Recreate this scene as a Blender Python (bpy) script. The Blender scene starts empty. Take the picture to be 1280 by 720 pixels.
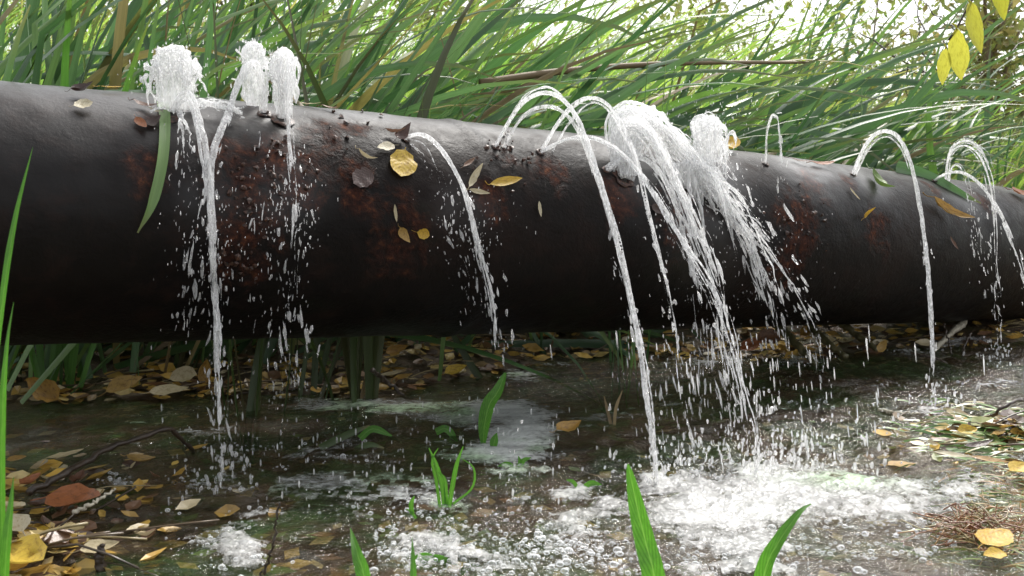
import bpy, bmesh, math, random
import numpy as np
from mathutils import Vector, Matrix

random.seed(7)
rng = np.random.default_rng(11)
S = bpy.context.scene
COL = S.collection

# ------------------------------------------------------------------ camera, sky, sun
FPX, CAM_H, HOR = 1200.0, 0.45, 230.0
PITCH = math.atan((360 - HOR) / FPX)
cam_d = bpy.data.cameras.new('camera')
cam = bpy.data.objects.new('camera', cam_d)
COL.objects.link(cam)
cam.location = (0, 0, CAM_H)
cam.rotation_euler = (math.pi / 2 - PITCH, 0, 0)
cam_d.sensor_width = 36
cam_d.lens = 36 * FPX / 1280
cam_d.clip_start = 0.05
cam_d.clip_end = 2000
cam_d.dof.use_dof = True
cam_d.dof.focus_distance = 1.75
cam_d.dof.aperture_fstop = 13.0
S.camera = cam

SUN_EL, SUN_ROT = math.radians(56), math.radians(25)
w = bpy.data.worlds.new('World')
S.world = w
w.use_nodes = True
wn = w.node_tree
bg = wn.nodes['Background']
sky = wn.nodes.new('ShaderNodeTexSky')
sky.sky_type = 'NISHITA'
sky.sun_disc = False
sky.sun_elevation = SUN_EL
sky.sun_rotation = SUN_ROT
sky.dust_density = 4.0
sky.air_density = 1.0
hs = wn.nodes.new('ShaderNodeHueSaturation')      # overcast: the blue is greyed out
hs.inputs['Saturation'].default_value = 0.18
wn.links.new(sky.outputs[0], hs.inputs['Color'])
wn.links.new(hs.outputs[0], bg.inputs['Color'])
bg.inputs['Strength'].default_value = 0.15
sd = bpy.data.lights.new('sun', 'SUN')
sd.energy = 1.5
sd.angle = math.radians(12)
sd.color = (1.0, 0.96, 0.9)
sun = bpy.data.objects.new('sun', sd)
COL.objects.link(sun)
sv = Vector((math.sin(SUN_ROT) * math.cos(SUN_EL), math.cos(SUN_ROT) * math.cos(SUN_EL), math.sin(SUN_EL)))
sun.rotation_euler = sv.to_track_quat('Z', 'Y').to_euler()
sun.location = (0, 0, 8)
S.cycles.transparent_max_bounces = 40
S.cycles.max_bounces = 16
S.cycles.diffuse_bounces = 8
S.cycles.transmission_bounces = 16
S.view_settings.view_transform = 'Standard'
S.view_settings.look = 'None'
S.view_settings.gamma = 1
S.view_settings.exposure = 1.1

# ------------------------------------------------------------------ helpers
cp, sp = math.cos(PITCH), math.sin(PITCH)
O = np.array([0, 0, CAM_H])


def ray(px, py):                       # direction with unit world-Y component
    a, b = (px - 640) / FPX, (360 - py) / FPX
    d = np.array([a, cp + b * sp, -sp + b * cp])
    return d / d[1]


def at(px, py, Y):
    return O + ray(px, py) * Y


def onz(px, py, z=0.0):
    d = ray(px, py)
    return O + d * ((z - CAM_H) / d[2])


def proj(P):
    P = np.asarray(P, float)
    x, y, z = P[..., 0], P[..., 1], P[..., 2] - CAM_H
    d = y * cp - z * sp
    u = y * sp + z * cp
    return 640 + FPX * x / d, 360 - FPX * u / d


# straight pipe axis with a slight bow, fitted to the photograph
PR = 0.2


def axis(t):
    t = np.asarray(t, float)
    q = 4 * t * (1 - t)
    return np.stack([-.7961 + 2.333 * t, 1.4678 + 1.5028 * t - .1153 * q, .4047 - .1727 * t + .0148 * q], -1)


_T = np.linspace(-.9, 2.1, 1500)
_A = axis(_T)


def pipe_dist(P):
    d = np.linalg.norm(_A - P, axis=1)
    i = int(d.argmin())
    return d[i], _A[i]


def onpipe(px, py):
    """point and outward normal of the pipe at a pixel (slides down to the rim if the pixel misses)"""
    for k in range(60):
        d = ray(px, py)
        y, best = 0.9, None
        for _ in range(60):
            P = O + d * y
            dd, A = pipe_dist(P)
            if dd < PR + .0012:
                n = (P - A) / dd
                return P, n
            y += max(.0008, (dd - PR) * .8)
            if y > 5:
                break
        py += 2
    return P, np.array([0, 0, 1.])


_LAT = np.random.default_rng(5).random((64, 64, 64))


def vnoise(p):
    p = np.asarray(p, float)
    i = np.floor(p).astype(int)
    f = p - i
    f = f * f * (3 - 2 * f)
    r = 0
    for dx in (0, 1):
        for dy in (0, 1):
            for dz in (0, 1):
                wgt = (f[..., 0] if dx else 1 - f[..., 0]) * (f[..., 1] if dy else 1 - f[..., 1]) * (f[..., 2] if dz else 1 - f[..., 2])
                r = r + wgt * _LAT[(i[..., 0] + dx) % 64, (i[..., 1] + dy) % 64, (i[..., 2] + dz) % 64]
    return r


def fbm(p, o=4):
    p = np.asarray(p, float)
    r, a, n = 0, 1, 0
    for k in range(o):
        r = r + a * vnoise(p * 2 ** k + 17.3 * k)
        n += a
        a *= .5
    return r / n


def sstep(a, b, x):
    t = np.clip((x - a) / (b - a), 0, 1)
    return t * t * (3 - 2 * t)


def unit(v):
    v = np.asarray(v, float)
    return v / (np.linalg.norm(v, axis=-1, keepdims=True) + 1e-12)


class MB:
    """collects vertices, faces, uv and a tint, links them as one mesh object"""
    def __init__(self):
        self.v, self.f, self.uv, self.t, self.n = [], [], [], [], 0

    def add(self, V, F, uv=None, tint=None):
        V = np.asarray(V, float).reshape(-1, 3)
        m = len(V)
        self.v.append(V)
        n = self.n
        self.f.extend([tuple(i + n for i in q) for q in F])
        self.uv.append(np.zeros((m, 2)) if uv is None else np.asarray(uv, float).reshape(-1, 2))
        tt = np.ones((m, 3))
        if tint is not None:
            tt = np.broadcast_to(np.asarray(tint, float), (m, 3))
        self.t.append(tt)
        self.n += m

    def mesh(self, name, mat, smooth=True):
        me = bpy.data.meshes.new(name)
        V = np.concatenate(self.v)
        me.from_pydata(V.tolist(), [], self.f)
        UV = np.concatenate(self.uv)
        T = np.concatenate(self.t)
        li = np.zeros(len(me.loops), int)
        me.loops.foreach_get('vertex_index', li)
        ul = me.uv_layers.new(name='uv')
        ul.data.foreach_set('uv', UV[li].ravel())
        a = me.attributes.new('tint', 'FLOAT_COLOR', 'POINT')
        a.data.foreach_set('color', np.concatenate([T, np.ones((len(T), 1))], 1).ravel())
        if smooth:
            me.polygons.foreach_set('use_smooth', np.ones(len(me.polygons), bool))
        me.materials.append(mat)
        me.update()
        return me

    def build(self, name, mat, parent=None, smooth=True):
        return link(name, self.mesh(name, mat, smooth), parent)


def link(name, me, parent=None, mw=None):
    o = bpy.data.objects.new(name, me)
    COL.objects.link(o)
    if parent is not None:
        o.parent = parent
    if mw is not None:
        o.matrix_local = mw
    return o


def tag(o, label=None, cat=None, group=None, kind=None):
    if label:
        o['label'] = label
    if cat:
        o['category'] = cat
    if group:
        o['group'] = group
    if kind:
        o['kind'] = kind
    return o


def thing(name, label, cat, loc=(0, 0, 0), group=None):
    o = bpy.data.objects.new(name, None)
    o.empty_display_size = .05
    COL.objects.link(o)
    o.location = Vector([float(c) for c in loc])
    return tag(o, label, cat, group)


def frame(base, d, n):
    X = unit(d)
    Z = unit(np.asarray(n) - X * np.dot(n, X))
    Y = np.cross(Z, X)
    return X, Y, Z


def mat44(base, d, n, s):
    X, Y, Z = frame(base, d, n)
    M = Matrix.Identity(4)
    for i in range(3):
        M[i][0], M[i][1], M[i][2], M[i][3] = X[i] * s, Y[i] * s, Z[i] * s, base[i]
    return M


def resample(pts, n):
    """Catmull-Rom through pts, n points evenly along it"""
    P = np.asarray(pts, float)
    if len(P) == 2:
        t = np.linspace(0, 1, n)[:, None]
        return P[0] + (P[1] - P[0]) * t
    Q = np.vstack([2 * P[0] - P[1], P, 2 * P[-1] - P[-2]])
    out = []
    for i in range(len(P) - 1):
        a, b, c, d = Q[i:i + 4]
        t = np.linspace(0, 1, 24, endpoint=(i == len(P) - 2))[:, None]
        out.append(.5 * (2 * b + (c - a) * t + (2 * a - 5 * b + 4 * c - d) * t ** 2 + (3 * b - a - 3 * c + d) * t ** 3))
    C = np.vstack(out)
    s = np.concatenate([[0], np.cumsum(np.linalg.norm(np.diff(C, axis=0), axis=1))])
    u = np.linspace(0, s[-1], n)
    return np.stack([np.interp(u, s, C[:, k]) for k in range(C.shape[1])], 1)


def tube(mb, P, r, sides=6, tint=None, cap=True):
    P = np.asarray(P, float)
    n = len(P)
    r = np.broadcast_to(np.asarray(r, float), (n,))
    T = unit(np.gradient(P, axis=0))
    ref = np.array([0, 1, 0.]) if abs(T[0, 1]) < .8 else np.array([1., 0, 0])
    U = unit(np.cross(T, ref))
    W = np.cross(T, U)
    a = np.linspace(0, 2 * np.pi, sides, endpoint=False)
    V = P[:, None] + r[:, None, None] * (np.cos(a)[None, :, None] * U[:, None] + np.sin(a)[None, :, None] * W[:, None])
    F = [(i * sides + k, i * sides + (k + 1) % sides, (i + 1) * sides + (k + 1) % sides, (i + 1) * sides + k)
         for i in range(n - 1) for k in range(sides)]
    if cap:
        F.append(tuple(range(sides - 1, -1, -1)))
        F.append(tuple((n - 1) * sides + k for k in range(sides)))
    uv = np.stack(np.meshgrid(np.linspace(0, 1, sides), np.linspace(0, 1, n)), -1)
    mb.add(V, F, uv, tint)


def ribbon(mb, P, wid, side, fold=.15, across=3, tint=None, thick=0):
    P = np.asarray(P, float)
    n = len(P)
    T = unit(np.gradient(P, axis=0))
    side = np.broadcast_to(np.asarray(side, float), (n, 3))
    side = unit(side - T * (side * T).sum(1, keepdims=True))
    N = np.cross(T, side)
    u = np.linspace(-1, 1, across)
    wid = np.asarray(wid, float)
    V = P[:, None] + side[:, None] * (u[None, :, None] * wid[:, None, None] * .5) \
        + N[:, None] * ((np.abs(u)[None, :, None]) * fold * wid[:, None, None])
    F = [(i * across + k, i * across + k + 1, (i + 1) * across + k + 1, (i + 1) * across + k)
         for i in range(n - 1) for k in range(across - 1)]
    uv = np.stack(np.meshgrid((u + 1) / 2, np.linspace(0, 1, n)), -1)
    mb.add(V, F, uv, tint)


# ------------------------------------------------------------------ materials
class NT:
    def __init__(self, name):
        self.m = bpy.data.materials.new(name)
        self.m.use_nodes = True
        self.t = self.m.node_tree
        self.bs = self.t.nodes['Principled BSDF']
        self.out = self.t.nodes['Material Output']

    def n(self, typ, **kw):
        nd = self.t.nodes.new(typ)
        for k, v in kw.items():
            setattr(nd, k, v)
        return nd

    def l(self, a, b):
        self.t.links.new(a, b)

    def noise(self, scale, detail=4, rough=.55, coord='Object', vec=(1, 1, 1), dist=0):
        tc = self.n('ShaderNodeTexCoord')
        mp = self.n('ShaderNodeMapping')
        mp.inputs['Scale'].default_value = vec
        self.l(tc.outputs[coord], mp.inputs[0])
        nz = self.n('ShaderNodeTexNoise')
        nz.inputs['Scale'].default_value = scale
        nz.inputs['Detail'].default_value = detail
        nz.inputs['Roughness'].default_value = rough
        nz.inputs['Distortion'].default_value = dist
        self.l(mp.outputs[0], nz.inputs['Vector'])
        return nz.outputs['Fac']

    def ramp(self, fac, stops):
        r = self.n('ShaderNodeValToRGB')
        e = r.color_ramp.elements
        e[0].position, e[0].color = stops[0][0], (*stops[0][1], 1)
        e[1].position, e[1].color = stops[-1][0], (*stops[-1][1], 1)
        for p, c in stops[1:-1]:
            k = e.new(p)
            k.color = (*c, 1)
        self.l(fac, r.inputs[0])
        return r.outputs[0]

    def mix(self, fac, a, b, typ='MIX'):
        m = self.n('ShaderNodeMix', data_type='RGBA', blend_type=typ)
        for s, v in ((m.inputs[0], fac), (m.inputs[6], a), (m.inputs[7], b)):
            if hasattr(v, 'links'):
                self.l(v, s)
            elif isinstance(v, tuple):
                s.default_value = (*v, 1)
            else:
                s.default_value = v
        return m.outputs[2]

    def math(self, op, a, b=None):
        m = self.n('ShaderNodeMath', operation=op)
        for i, v in enumerate((a, b)):
            if v is None:
                continue
            if hasattr(v, 'links'):
                self.l(v, m.inputs[i])
            else:
                m.inputs[i].default_value = v
        return m.outputs[0]

    def attr(self, name, out='Color'):
        a = self.n('ShaderNodeAttribute')
        a.attribute_name = name
        return a.outputs[out]

    def bump(self, h, strength=.4, dist=.01):
        b = self.n('ShaderNodeBump')
        b.inputs['Strength'].default_value = strength
        b.inputs['Distance'].default_value = dist
        self.l(h, b.inputs['Height'])
        self.l(b.outputs[0], self.bs.inputs['Normal'])
        return b

    def rough(self, v):
        if hasattr(v, 'links'):
            self.l(v, self.bs.inputs['Roughness'])
        else:
            self.bs.inputs['Roughness'].default_value = v

    def color(self, c):
        if hasattr(c, 'links'):
            self.l(c, self.bs.inputs['Base Color'])
        else:
            self.bs.inputs['Base Color'].default_value = (*c, 1)

    def translucent(self, col, amt):
        t = self.n('ShaderNodeBsdfTranslucent')
        if hasattr(col, 'links'):
            self.l(col, t.inputs[0])
        else:
            t.inputs[0].default_value = (*col, 1)
        mx = self.n('ShaderNodeMixShader')
        mx.inputs[0].default_value = amt
        self.l(self.bs.outputs[0], mx.inputs[1])
        self.l(t.outputs[0], mx.inputs[2])
        self.l(mx.outputs[0], self.out.inputs[0])


def blade_mat(name, stops, rough=.38, trans=.35, use='object'):
    k = NT(name)
    if use == 'object':
        oi = k.n('ShaderNodeObjectInfo')
        c = k.ramp(oi.outputs['Random'], stops)
    else:
        c = k.attr('tint')
    tc = k.n('ShaderNodeTexCoord')
    sx = k.n('ShaderNodeSeparateXYZ')
    k.l(tc.outputs['UV'], sx.inputs[0])
    st = k.noise(9, 3, .6, 'UV', (3.2, .25, 1))                     # lengthwise veins
    c = k.mix(.55, c, k.ramp(st, [(.3, (.45, .5, .4)), (.7, (1.25, 1.2, 1.1))]), 'MULTIPLY')
    fl = k.noise(5, 4, .7, 'UV', (.6, 1.6, 1))
    c = k.mix(k.ramp(fl, [(.66, (0, 0, 0)), (.82, (.4, .4, .4))]), c, (.16, .14, .05))   # blotches
    tipm = k.ramp(sx.outputs[1], [(.8, (0, 0, 0)), (1, (.6, .6, .6))])
    c = k.mix(tipm, c, (.2, .15, .06))                              # drying tips
    k.color(c)
    k.rough(rough)
    k.bs.inputs['Specular IOR Level'].default_value = .55
    k.bump(st, .25, .002)
    k.translucent(k.mix(1.0, c, (1.3, 1.6, .95), 'MULTIPLY'), trans)
    return k.m


M_BLADE = blade_mat('reed_green', [(0, (.048, .098, .05)), (.3, (.08, .152, .076)), (.6, (.12, .205, .112)), (.75, (.16, .25, .10)),
                                   (.9, (.17, .29, .09)), (.98, (.26, .19, .09)), (1, (.33, .25, .13))], .3, .3)
M_STUFF = blade_mat('meadow_green', None, .5, .45, 'tint')
M_SHEATH = blade_mat('reed_sheath', [(0, (.03, .045, .012)), (.5, (.05, .085, .02)), (1, (.06, .05, .02))], .45, .15)
M_DEAD = blade_mat('dead_reed', [(0, (.16, .11, .06)), (1, (.3, .22, .12))], .6, .15)


def fresh_mat():
    k = NT('fresh_leaf')
    tc = k.n('ShaderNodeTexCoord')
    sx = k.n('ShaderNodeSeparateXYZ')
    k.l(tc.outputs['UV'], sx.inputs[0])
    u = k.math('ABSOLUTE', k.math('SUBTRACT', sx.outputs[0], .5))
    ph = k.math('SUBTRACT', k.math('MULTIPLY', sx.outputs[1], 85.0), k.math('MULTIPLY', u, 40.0))
    vein = k.math('ADD', k.math('MULTIPLY', k.math('SINE', ph), .5), .5)
    nz = k.noise(6, 5, .6, 'UV', (1, 3, 1))
    c = k.ramp(nz, [(.25, (.06, .17, .022)), (.55, (.09, .24, .035)), (.75, (.13, .29, .05))])
    c = k.mix(k.ramp(vein, [(.55, (0, 0, 0)), (1, (.6, .6, .6))]), c, (.04, .12, .015))
    c = k.mix(k.ramp(u, [(0, (.8, .8, .8)), (.05, (0, 0, 0))]), c, (.2, .36, .1))
    k.color(c)
    k.rough(.4)
    k.bump(k.math('ADD', vein, nz), .3, .002)
    k.translucent(k.mix(1.0, c, (1.6, 1.9, .8), 'MULTIPLY'), .45)
    return k.m


M_FRESH = fresh_mat()


def leaf_mat(name, a, b, spot, trans=.25, rough=.42):
    k = NT(name)
    oi = k.n('ShaderNodeObjectInfo')
    c = k.mix(oi.outputs['Random'], a, b)
    nz = k.noise(7, 5, .65, 'UV')
    c = k.mix(k.ramp(nz, [(.5, (0, 0, 0)), (.68, (.85, .85, .85))]), c, spot)
    tc = k.n('ShaderNodeTexCoord')
    sx = k.n('ShaderNodeSeparateXYZ')
    k.l(tc.outputs['UV'], sx.inputs[0])
    u = k.math('ABSOLUTE', k.math('SUBTRACT', sx.outputs[1], .5))
    ph = k.math('SUBTRACT', k.math('MULTIPLY', sx.outputs[0], 45.0), k.math('MULTIPLY', u, 28.0))
    vein = k.math('SINE', ph)
    c = k.mix(k.ramp(vein, [(.8, (0, 0, 0)), (1, (.2, .2, .2))]), c, spot)
    k.color(c)
    k.rough(rough)
    k.bump(k.math('ADD', nz, k.math('MULTIPLY', vein, .08)), .35, .003)
    k.translucent(c, trans)
    return k.m


L_YEL = leaf_mat('leaf_yellow', (.55, .34, .03), (.62, .45, .07), (.25, .12, .02))
L_OCH = leaf_mat('leaf_ochre', (.36, .2, .04), (.42, .28, .08), (.12, .06, .02))
L_BRN = leaf_mat('leaf_brown', (.13, .06, .035), (.2, .1, .05), (.06, .03, .02))
L_DRK = leaf_mat('leaf_dark', (.05, .028, .022), (.09, .05, .04), (.03, .02, .015), .1, .3)
L_PAL = leaf_mat('leaf_pale', (.5, .42, .25), (.55, .5, .36), (.3, .22, .1))
L_GRN = leaf_mat('leaf_green', (.1, .2, .04), (.16, .25, .06), (.2, .2, .05))
L_LIM = leaf_mat('leaf_lime', (.5, .5, .04), (.6, .58, .07), (.38, .34, .03), .5)
L_RED = leaf_mat('leaf_russet', (.3, .1, .03), (.36, .14, .06), (.12, .05, .02))


def tint_mat(name, rough=.6, trans=0.0, spec=.4):
    k = NT(name)
    nz = k.noise(40, 4, .6)
    c = k.mix(.5, k.attr('tint'), k.ramp(nz, [(.3, (.5, .5, .5)), (.7, (1.3, 1.3, 1.3))]), 'MULTIPLY')
    k.color(c)
    k.rough(rough)
    k.bs.inputs['Specular IOR Level'].default_value = spec
    k.bump(nz, .4, .003)
    if trans:
        k.translucent(c, trans)
    return k.m


M_LITTER = tint_mat('litter', .32, .15, .6)
M_CROWN = tint_mat('shrub_leaves', .5, .4)


def bark_mat(name, a, b, rough=.75):
    k = NT(name)
    nz = k.noise(60, 5, .65, 'Object', (1, 1, .35))
    k.color(k.ramp(nz, [(.3, a), (.7, b)]))
    k.rough(rough)
    k.bump(nz, .7, .004)
    return k.m


M_TWIG = bark_mat('wet_twig', (.018, .012, .008), (.06, .04, .025), .4)
M_BARK = bark_mat('bark', (.1, .07, .045), (.3, .23, .15))
M_STALK = bark_mat('old_stalk', (.05, .05, .02), (.13, .11, .05), .5)
M_ROOT = bark_mat('pale_root', (.3, .27, .2), (.5, .46, .36), .5)


def pipe_mat():
    k = NT('wet_rusty_iron')
    big = k.noise(3.2, 6, .62)
    fine = k.noise(130, 4, .65)
    mid = k.noise(22, 6, .68, dist=.4)
    c = k.ramp(big, [(.3, (.005, .0042, .004)), (.5, (.008, .0063, .0055)), (.7, (.012, .0075, .006))])
    c = k.mix(k.ramp(mid, [(.5, (0, 0, 0)), (.72, (.5, .5, .5))]), c, (.022, .011, .008))
    rust = k.attr('rust', 'Fac')
    rm = k.ramp(k.math('MULTIPLY', rust, k.math('ADD', k.math('MULTIPLY', mid, 2.6), -.55)), [(.36, (0, 0, 0)), (.75, (.85, .85, .85))])
    rc = k.ramp(k.noise(75, 5, .7), [(.36, (.012, .006, .005)), (.54, (.045, .015, .009)), (.72, (.15, .05, .02))])
    c = k.mix(rm, c, rc)
    sl = k.noise(9, 5, .6, 'Object', (.6, .6, 1.4))
    c = k.mix(k.ramp(sl, [(.6, (0, 0, 0)), (.8, (.35, .35, .35))]), c, (.014, .017, .008))   # thin algae film
    k.color(c)
    r = k.ramp(mid, [(.3, (.34, .34, .34)), (.7, (.58, .58, .58))])
    r = k.mix(rm, r, (.72, .72, .72))
    k.rough(r)
    k.bs.inputs['Specular IOR Level'].default_value = .09
    wet = k.attr('wet', 'Fac')                                        # water film along the top and round the leaks
    k.l(k.ramp(wet, [(.1, (0, 0, 0)), (.8, (.8, .8, .8))]), k.bs.inputs['Coat Weight'])
    k.bs.inputs['Coat Roughness'].default_value = .34
    k.bs.inputs['Coat IOR'].default_value = 1.36
    h = k.math('ADD', k.math('MULTIPLY', fine, .55), k.math('ADD', mid, k.math('MULTIPLY', rm, .8)))
    k.bump(h, .42, .005)
    return k.m


M_PIPE = pipe_mat()
k = NT('hole_crust')
k.color(k.ramp(k.noise(180, 4), [(.35, (.008, .006, .005)), (.7, (.09, .035, .018))]))
k.rough(.5)
M_CRUST = k.m


def spray_mat(name, lo, hi, uv=True, clear=.45):
    """running water: white froth, which scatters light through itself, streaked with clear water"""
    k = NT(name)
    st = k.noise(1, 4, .6, 'UV', (4, 34, 1), 1.2) if uv else k.noise(1, 3, .6, 'Object', (230, 230, 60), .6)
    ob = k.noise(1, 3, .6, 'Object', (150, 150, 34), .6)
    st = k.math('MULTIPLY', k.math('ADD', st, ob), .5)
    k.color((.97, .97, .97))
    k.rough(.2)
    k.bs.inputs['Specular IOR Level'].default_value = .3
    b = k.bump(st, .3, .002)
    tl = k.n('ShaderNodeBsdfTranslucent')
    tl.inputs[0].default_value = (.98, .98, .98, 1)
    m0 = k.n('ShaderNodeMixShader')
    m0.inputs[0].default_value = .55
    k.l(k.bs.outputs[0], m0.inputs[1])
    k.l(tl.outputs[0], m0.inputs[2])
    gl = k.n('ShaderNodeBsdfGlass')
    gl.inputs['IOR'].default_value = 1.33
    gl.inputs['Roughness'].default_value = .06
    k.l(b.outputs[0], gl.inputs['Normal'])
    t = k.n('ShaderNodeBsdfTransparent')
    m1 = k.n('ShaderNodeMixShader')
    m1.inputs[0].default_value = clear
    k.l(t.outputs[0], m1.inputs[1])
    k.l(gl.outputs[0], m1.inputs[2])
    mx = k.n('ShaderNodeMixShader')
    k.l(k.ramp(st, [(.38, (lo, lo, lo)), (.60, (hi, hi, hi))]), mx.inputs[0])
    k.l(m1.outputs[0], mx.inputs[1])
    k.l(m0.outputs[0], mx.inputs[2])
    k.l(mx.outputs[0], k.out.inputs[0])
    return k.m


M_JET = spray_mat('aerated_water', .06, .88, False)
M_THIN = spray_mat('clear_streaming_water', .03, .65, False)
M_DROP = spray_mat('water_drops', .05, .5, False, .5)
M_FROTH = spray_mat('frothing_water', .2, .97, False, .4)


def water_mat():
    k = NT('pool_water')
    n1 = k.noise(26, 4, .6, 'Object', (1, 1.5, 1), .6)
    n2 = k.noise(95, 3, .6, 'Object', (1, 1.4, 1))
    h = k.math('ADD', n1, k.math('MULTIPLY', n2, .5))
    b = k.n('ShaderNodeBump')
    b.inputs['Strength'].default_value = .7
    b.inputs['Distance'].default_value = .012
    k.l(h, b.inputs['Height'])
    g = k.n('ShaderNodeBsdfGlossy')
    g.inputs['Roughness'].default_value = .04
    k.l(b.outputs[0], g.inputs['Normal'])
    t = k.n('ShaderNodeBsdfTransparent')
    t.inputs[0].default_value = (.8, .78, .68, 1)
    fr = k.n('ShaderNodeFresnel')
    fr.inputs['IOR'].default_value = 1.36
    k.l(b.outputs[0], fr.inputs['Normal'])
    silt = k.n('ShaderNodeBsdfDiffuse')                              # suspended silt and algae
    sn = k.noise(5, 5, .65)
    k.l(k.ramp(sn, [(.32, (.04, .045, .035)), (.45, (.065, .12, .04)), (.55, (.13, .085, .05)), (.66, (.2, .2, .17))]), silt.inputs[0])
    m0 = k.n('ShaderNodeMixShader')
    k.l(k.ramp(k.noise(11, 5, .7), [(.35, (.06, .06, .06)), (.7, (.45, .45, .45))]), m0.inputs[0])
    k.l(t.outputs[0], m0.inputs[1])
    k.l(silt.outputs[0], m0.inputs[2])
    mx = k.n('ShaderNodeMixShader')
    k.l(fr.outputs[0], mx.inputs[0])
    k.l(m0.outputs[0], mx.inputs[1])
    k.l(g.outputs[0], mx.inputs[2])
    k.l(mx.outputs[0], k.out.inputs[0])
    return k.m


M_WATER = water_mat()


def foam_mat():
    k = NT('foam')
    tc = k.n('ShaderNodeTexCoord')
    vo = k.n('ShaderNodeTexVoronoi')
    vo.inputs['Scale'].default_value = 150
    k.l(tc.outputs['Object'], vo.inputs['Vector'])
    nz = k.noise(70, 4, .65)
    c = k.mix(.45, k.attr('tint'), k.ramp(nz, [(.3, (.62, .62, .6)), (.6, (1.1, 1.1, 1.1))]), 'MULTIPLY')
    k.color(c)
    k.rough(.3)
    k.bs.inputs['Subsurface Weight'].default_value = .0
    k.bump(k.math('ADD', vo.outputs['Distance'], nz), .55, .004)
    t = k.n('ShaderNodeBsdfTransparent')
    mx = k.n('ShaderNodeMixShader')
    al = k.math('ADD', k.attr('cover', 'Fac'), k.math('MULTIPLY', k.math('SUBTRACT', nz, .5), 1.6))
    k.l(k.ramp(al, [(.12, (0, 0, 0)), (.6, (.5, .5, .5)), (1.0, (.85, .85, .85))]), mx.inputs[0])
    k.l(t.outputs[0], mx.inputs[1])
    k.l(k.bs.outputs[0], mx.inputs[2])
    k.l(mx.outputs[0], k.out.inputs[0])
    return k.m


M_FOAM = foam_mat()
k = NT('bubble')
k.color((.85, .87, .87))
k.rough(.06)
t_ = k.n('ShaderNodeBsdfTransparent')
mx_ = k.n('ShaderNodeMixShader')
lw_ = k.n('ShaderNodeLayerWeight')
lw_.inputs[0].default_value = .45
k.l(k.ramp(lw_.outputs['Facing'], [(.15, (.14, .14, .14)), (.85, (.8, .8, .8))]), mx_.inputs[0])
k.l(t_.outputs[0], mx_.inputs[1])
k.l(k.bs.outputs[0], mx_.inputs[2])
k.l(mx_.outputs[0], k.out.inputs[0])
M_BUB = k.m


def ground_mat():
    k = NT('wet_soil')
    a = k.noise(7, 6, .65)
    b = k.noise(60, 5, .7)
    c = k.ramp(a, [(.3, (.035, .026, .018)), (.5, (.1, .07, .045)), (.7, (.09, .1, .035))])
    c = k.mix(k.ramp(b, [(.5, (0, 0, 0)), (.7, (.6, .6, .6))]), c, (.2, .15, .075))
    c = k.mix(1.0, c, k.attr('tint'), 'MULTIPLY')
    k.color(c)
    k.rough(.5)
    k.bump(k.math('ADD', a, b), .8, .012)
    return k.m


M_GROUND = ground_mat()

# ------------------------------------------------------------------ ground sheet and pool
shore_px = [(0, 505), (150, 498), (250, 494), (370, 494), (480, 492), (560, 478), (640, 462), (690, 450), (760, 444), (900, 446),
            (960, 452), (1060, 440), (1150, 434), (1280, 428)]
_sh = np.array([onz(*p)[:2] for p in shore_px])
_sh = np.vstack([[-60, _sh[0, 1] - .1], [-2.2, _sh[0, 1] - .05], _sh, [60, _sh[-1, 1] + 1.0]])
mounds = [(onz(0, 705), .20, .10, .10), (onz(70, 700), .13, .06, .105), (onz(60, 610), .26, .07, .088), (onz(0, 575), .2, .1, .088),
          (onz(1255, 548), .3, .13, .096), (onz(1275, 690), .1, .1, .09), (onz(1190, 520), .12, .05, .08)]


def ground_z(x, y):
    x, y = np.asarray(x, float), np.asarray(y, float)
    d = y - np.interp(x, _sh[:, 0], _sh[:, 1])
    z = -.1 + .1 * sstep(-.22, .02, d) + .06 * sstep(0, .35, d) + .07 * sstep(.5, 2.2, d) + .5 * sstep(3, 40, d)
    for (m, sx_, sy_, am) in mounds:
        z = np.maximum(z, -.1 + (am + .012) * np.exp(-((x - m[0]) / sx_) ** 2 - ((y - m[1]) / sy_) ** 2))
    z = z + (fbm(np.stack([x * 9, y * 9, 0 * x], -1), 4) - .5) * .03 * sstep(-.3, 0, z + .09)
    z = z + .1 * sstep(-.2, -1.0, y)          # the near edge of the pool, behind the camera
    return z


gx = np.concatenate([-np.geomspace(600, 2.2, 22), np.linspace(-2.1, 3.1, 190), np.geomspace(3.2, 600, 22)])
gy = np.concatenate([-np.geomspace(200, .6, 16), np.linspace(-.5, 4.2, 180), np.geomspace(4.3, 900, 30)])
GX, GY = np.meshgrid(gx, gy)
GZ = ground_z(GX, GY)
mb = MB()
nx, ny = len(gx), len(gy)
F = [(j * nx + i, j * nx + i + 1, (j + 1) * nx + i + 1, (j + 1) * nx + i) for j in range(ny - 1) for i in range(nx - 1)]
far = sstep(3.0, 6.0, GY)[..., None]
tint = (1 - far) * np.ones(3) + far * np.array([2.2, 3.0, 1.2])
mb.add(np.stack([GX, GY, GZ], -1), F, None, tint.reshape(-1, 3))
tag(mb.build('ground', M_GROUND), kind='structure')

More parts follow.
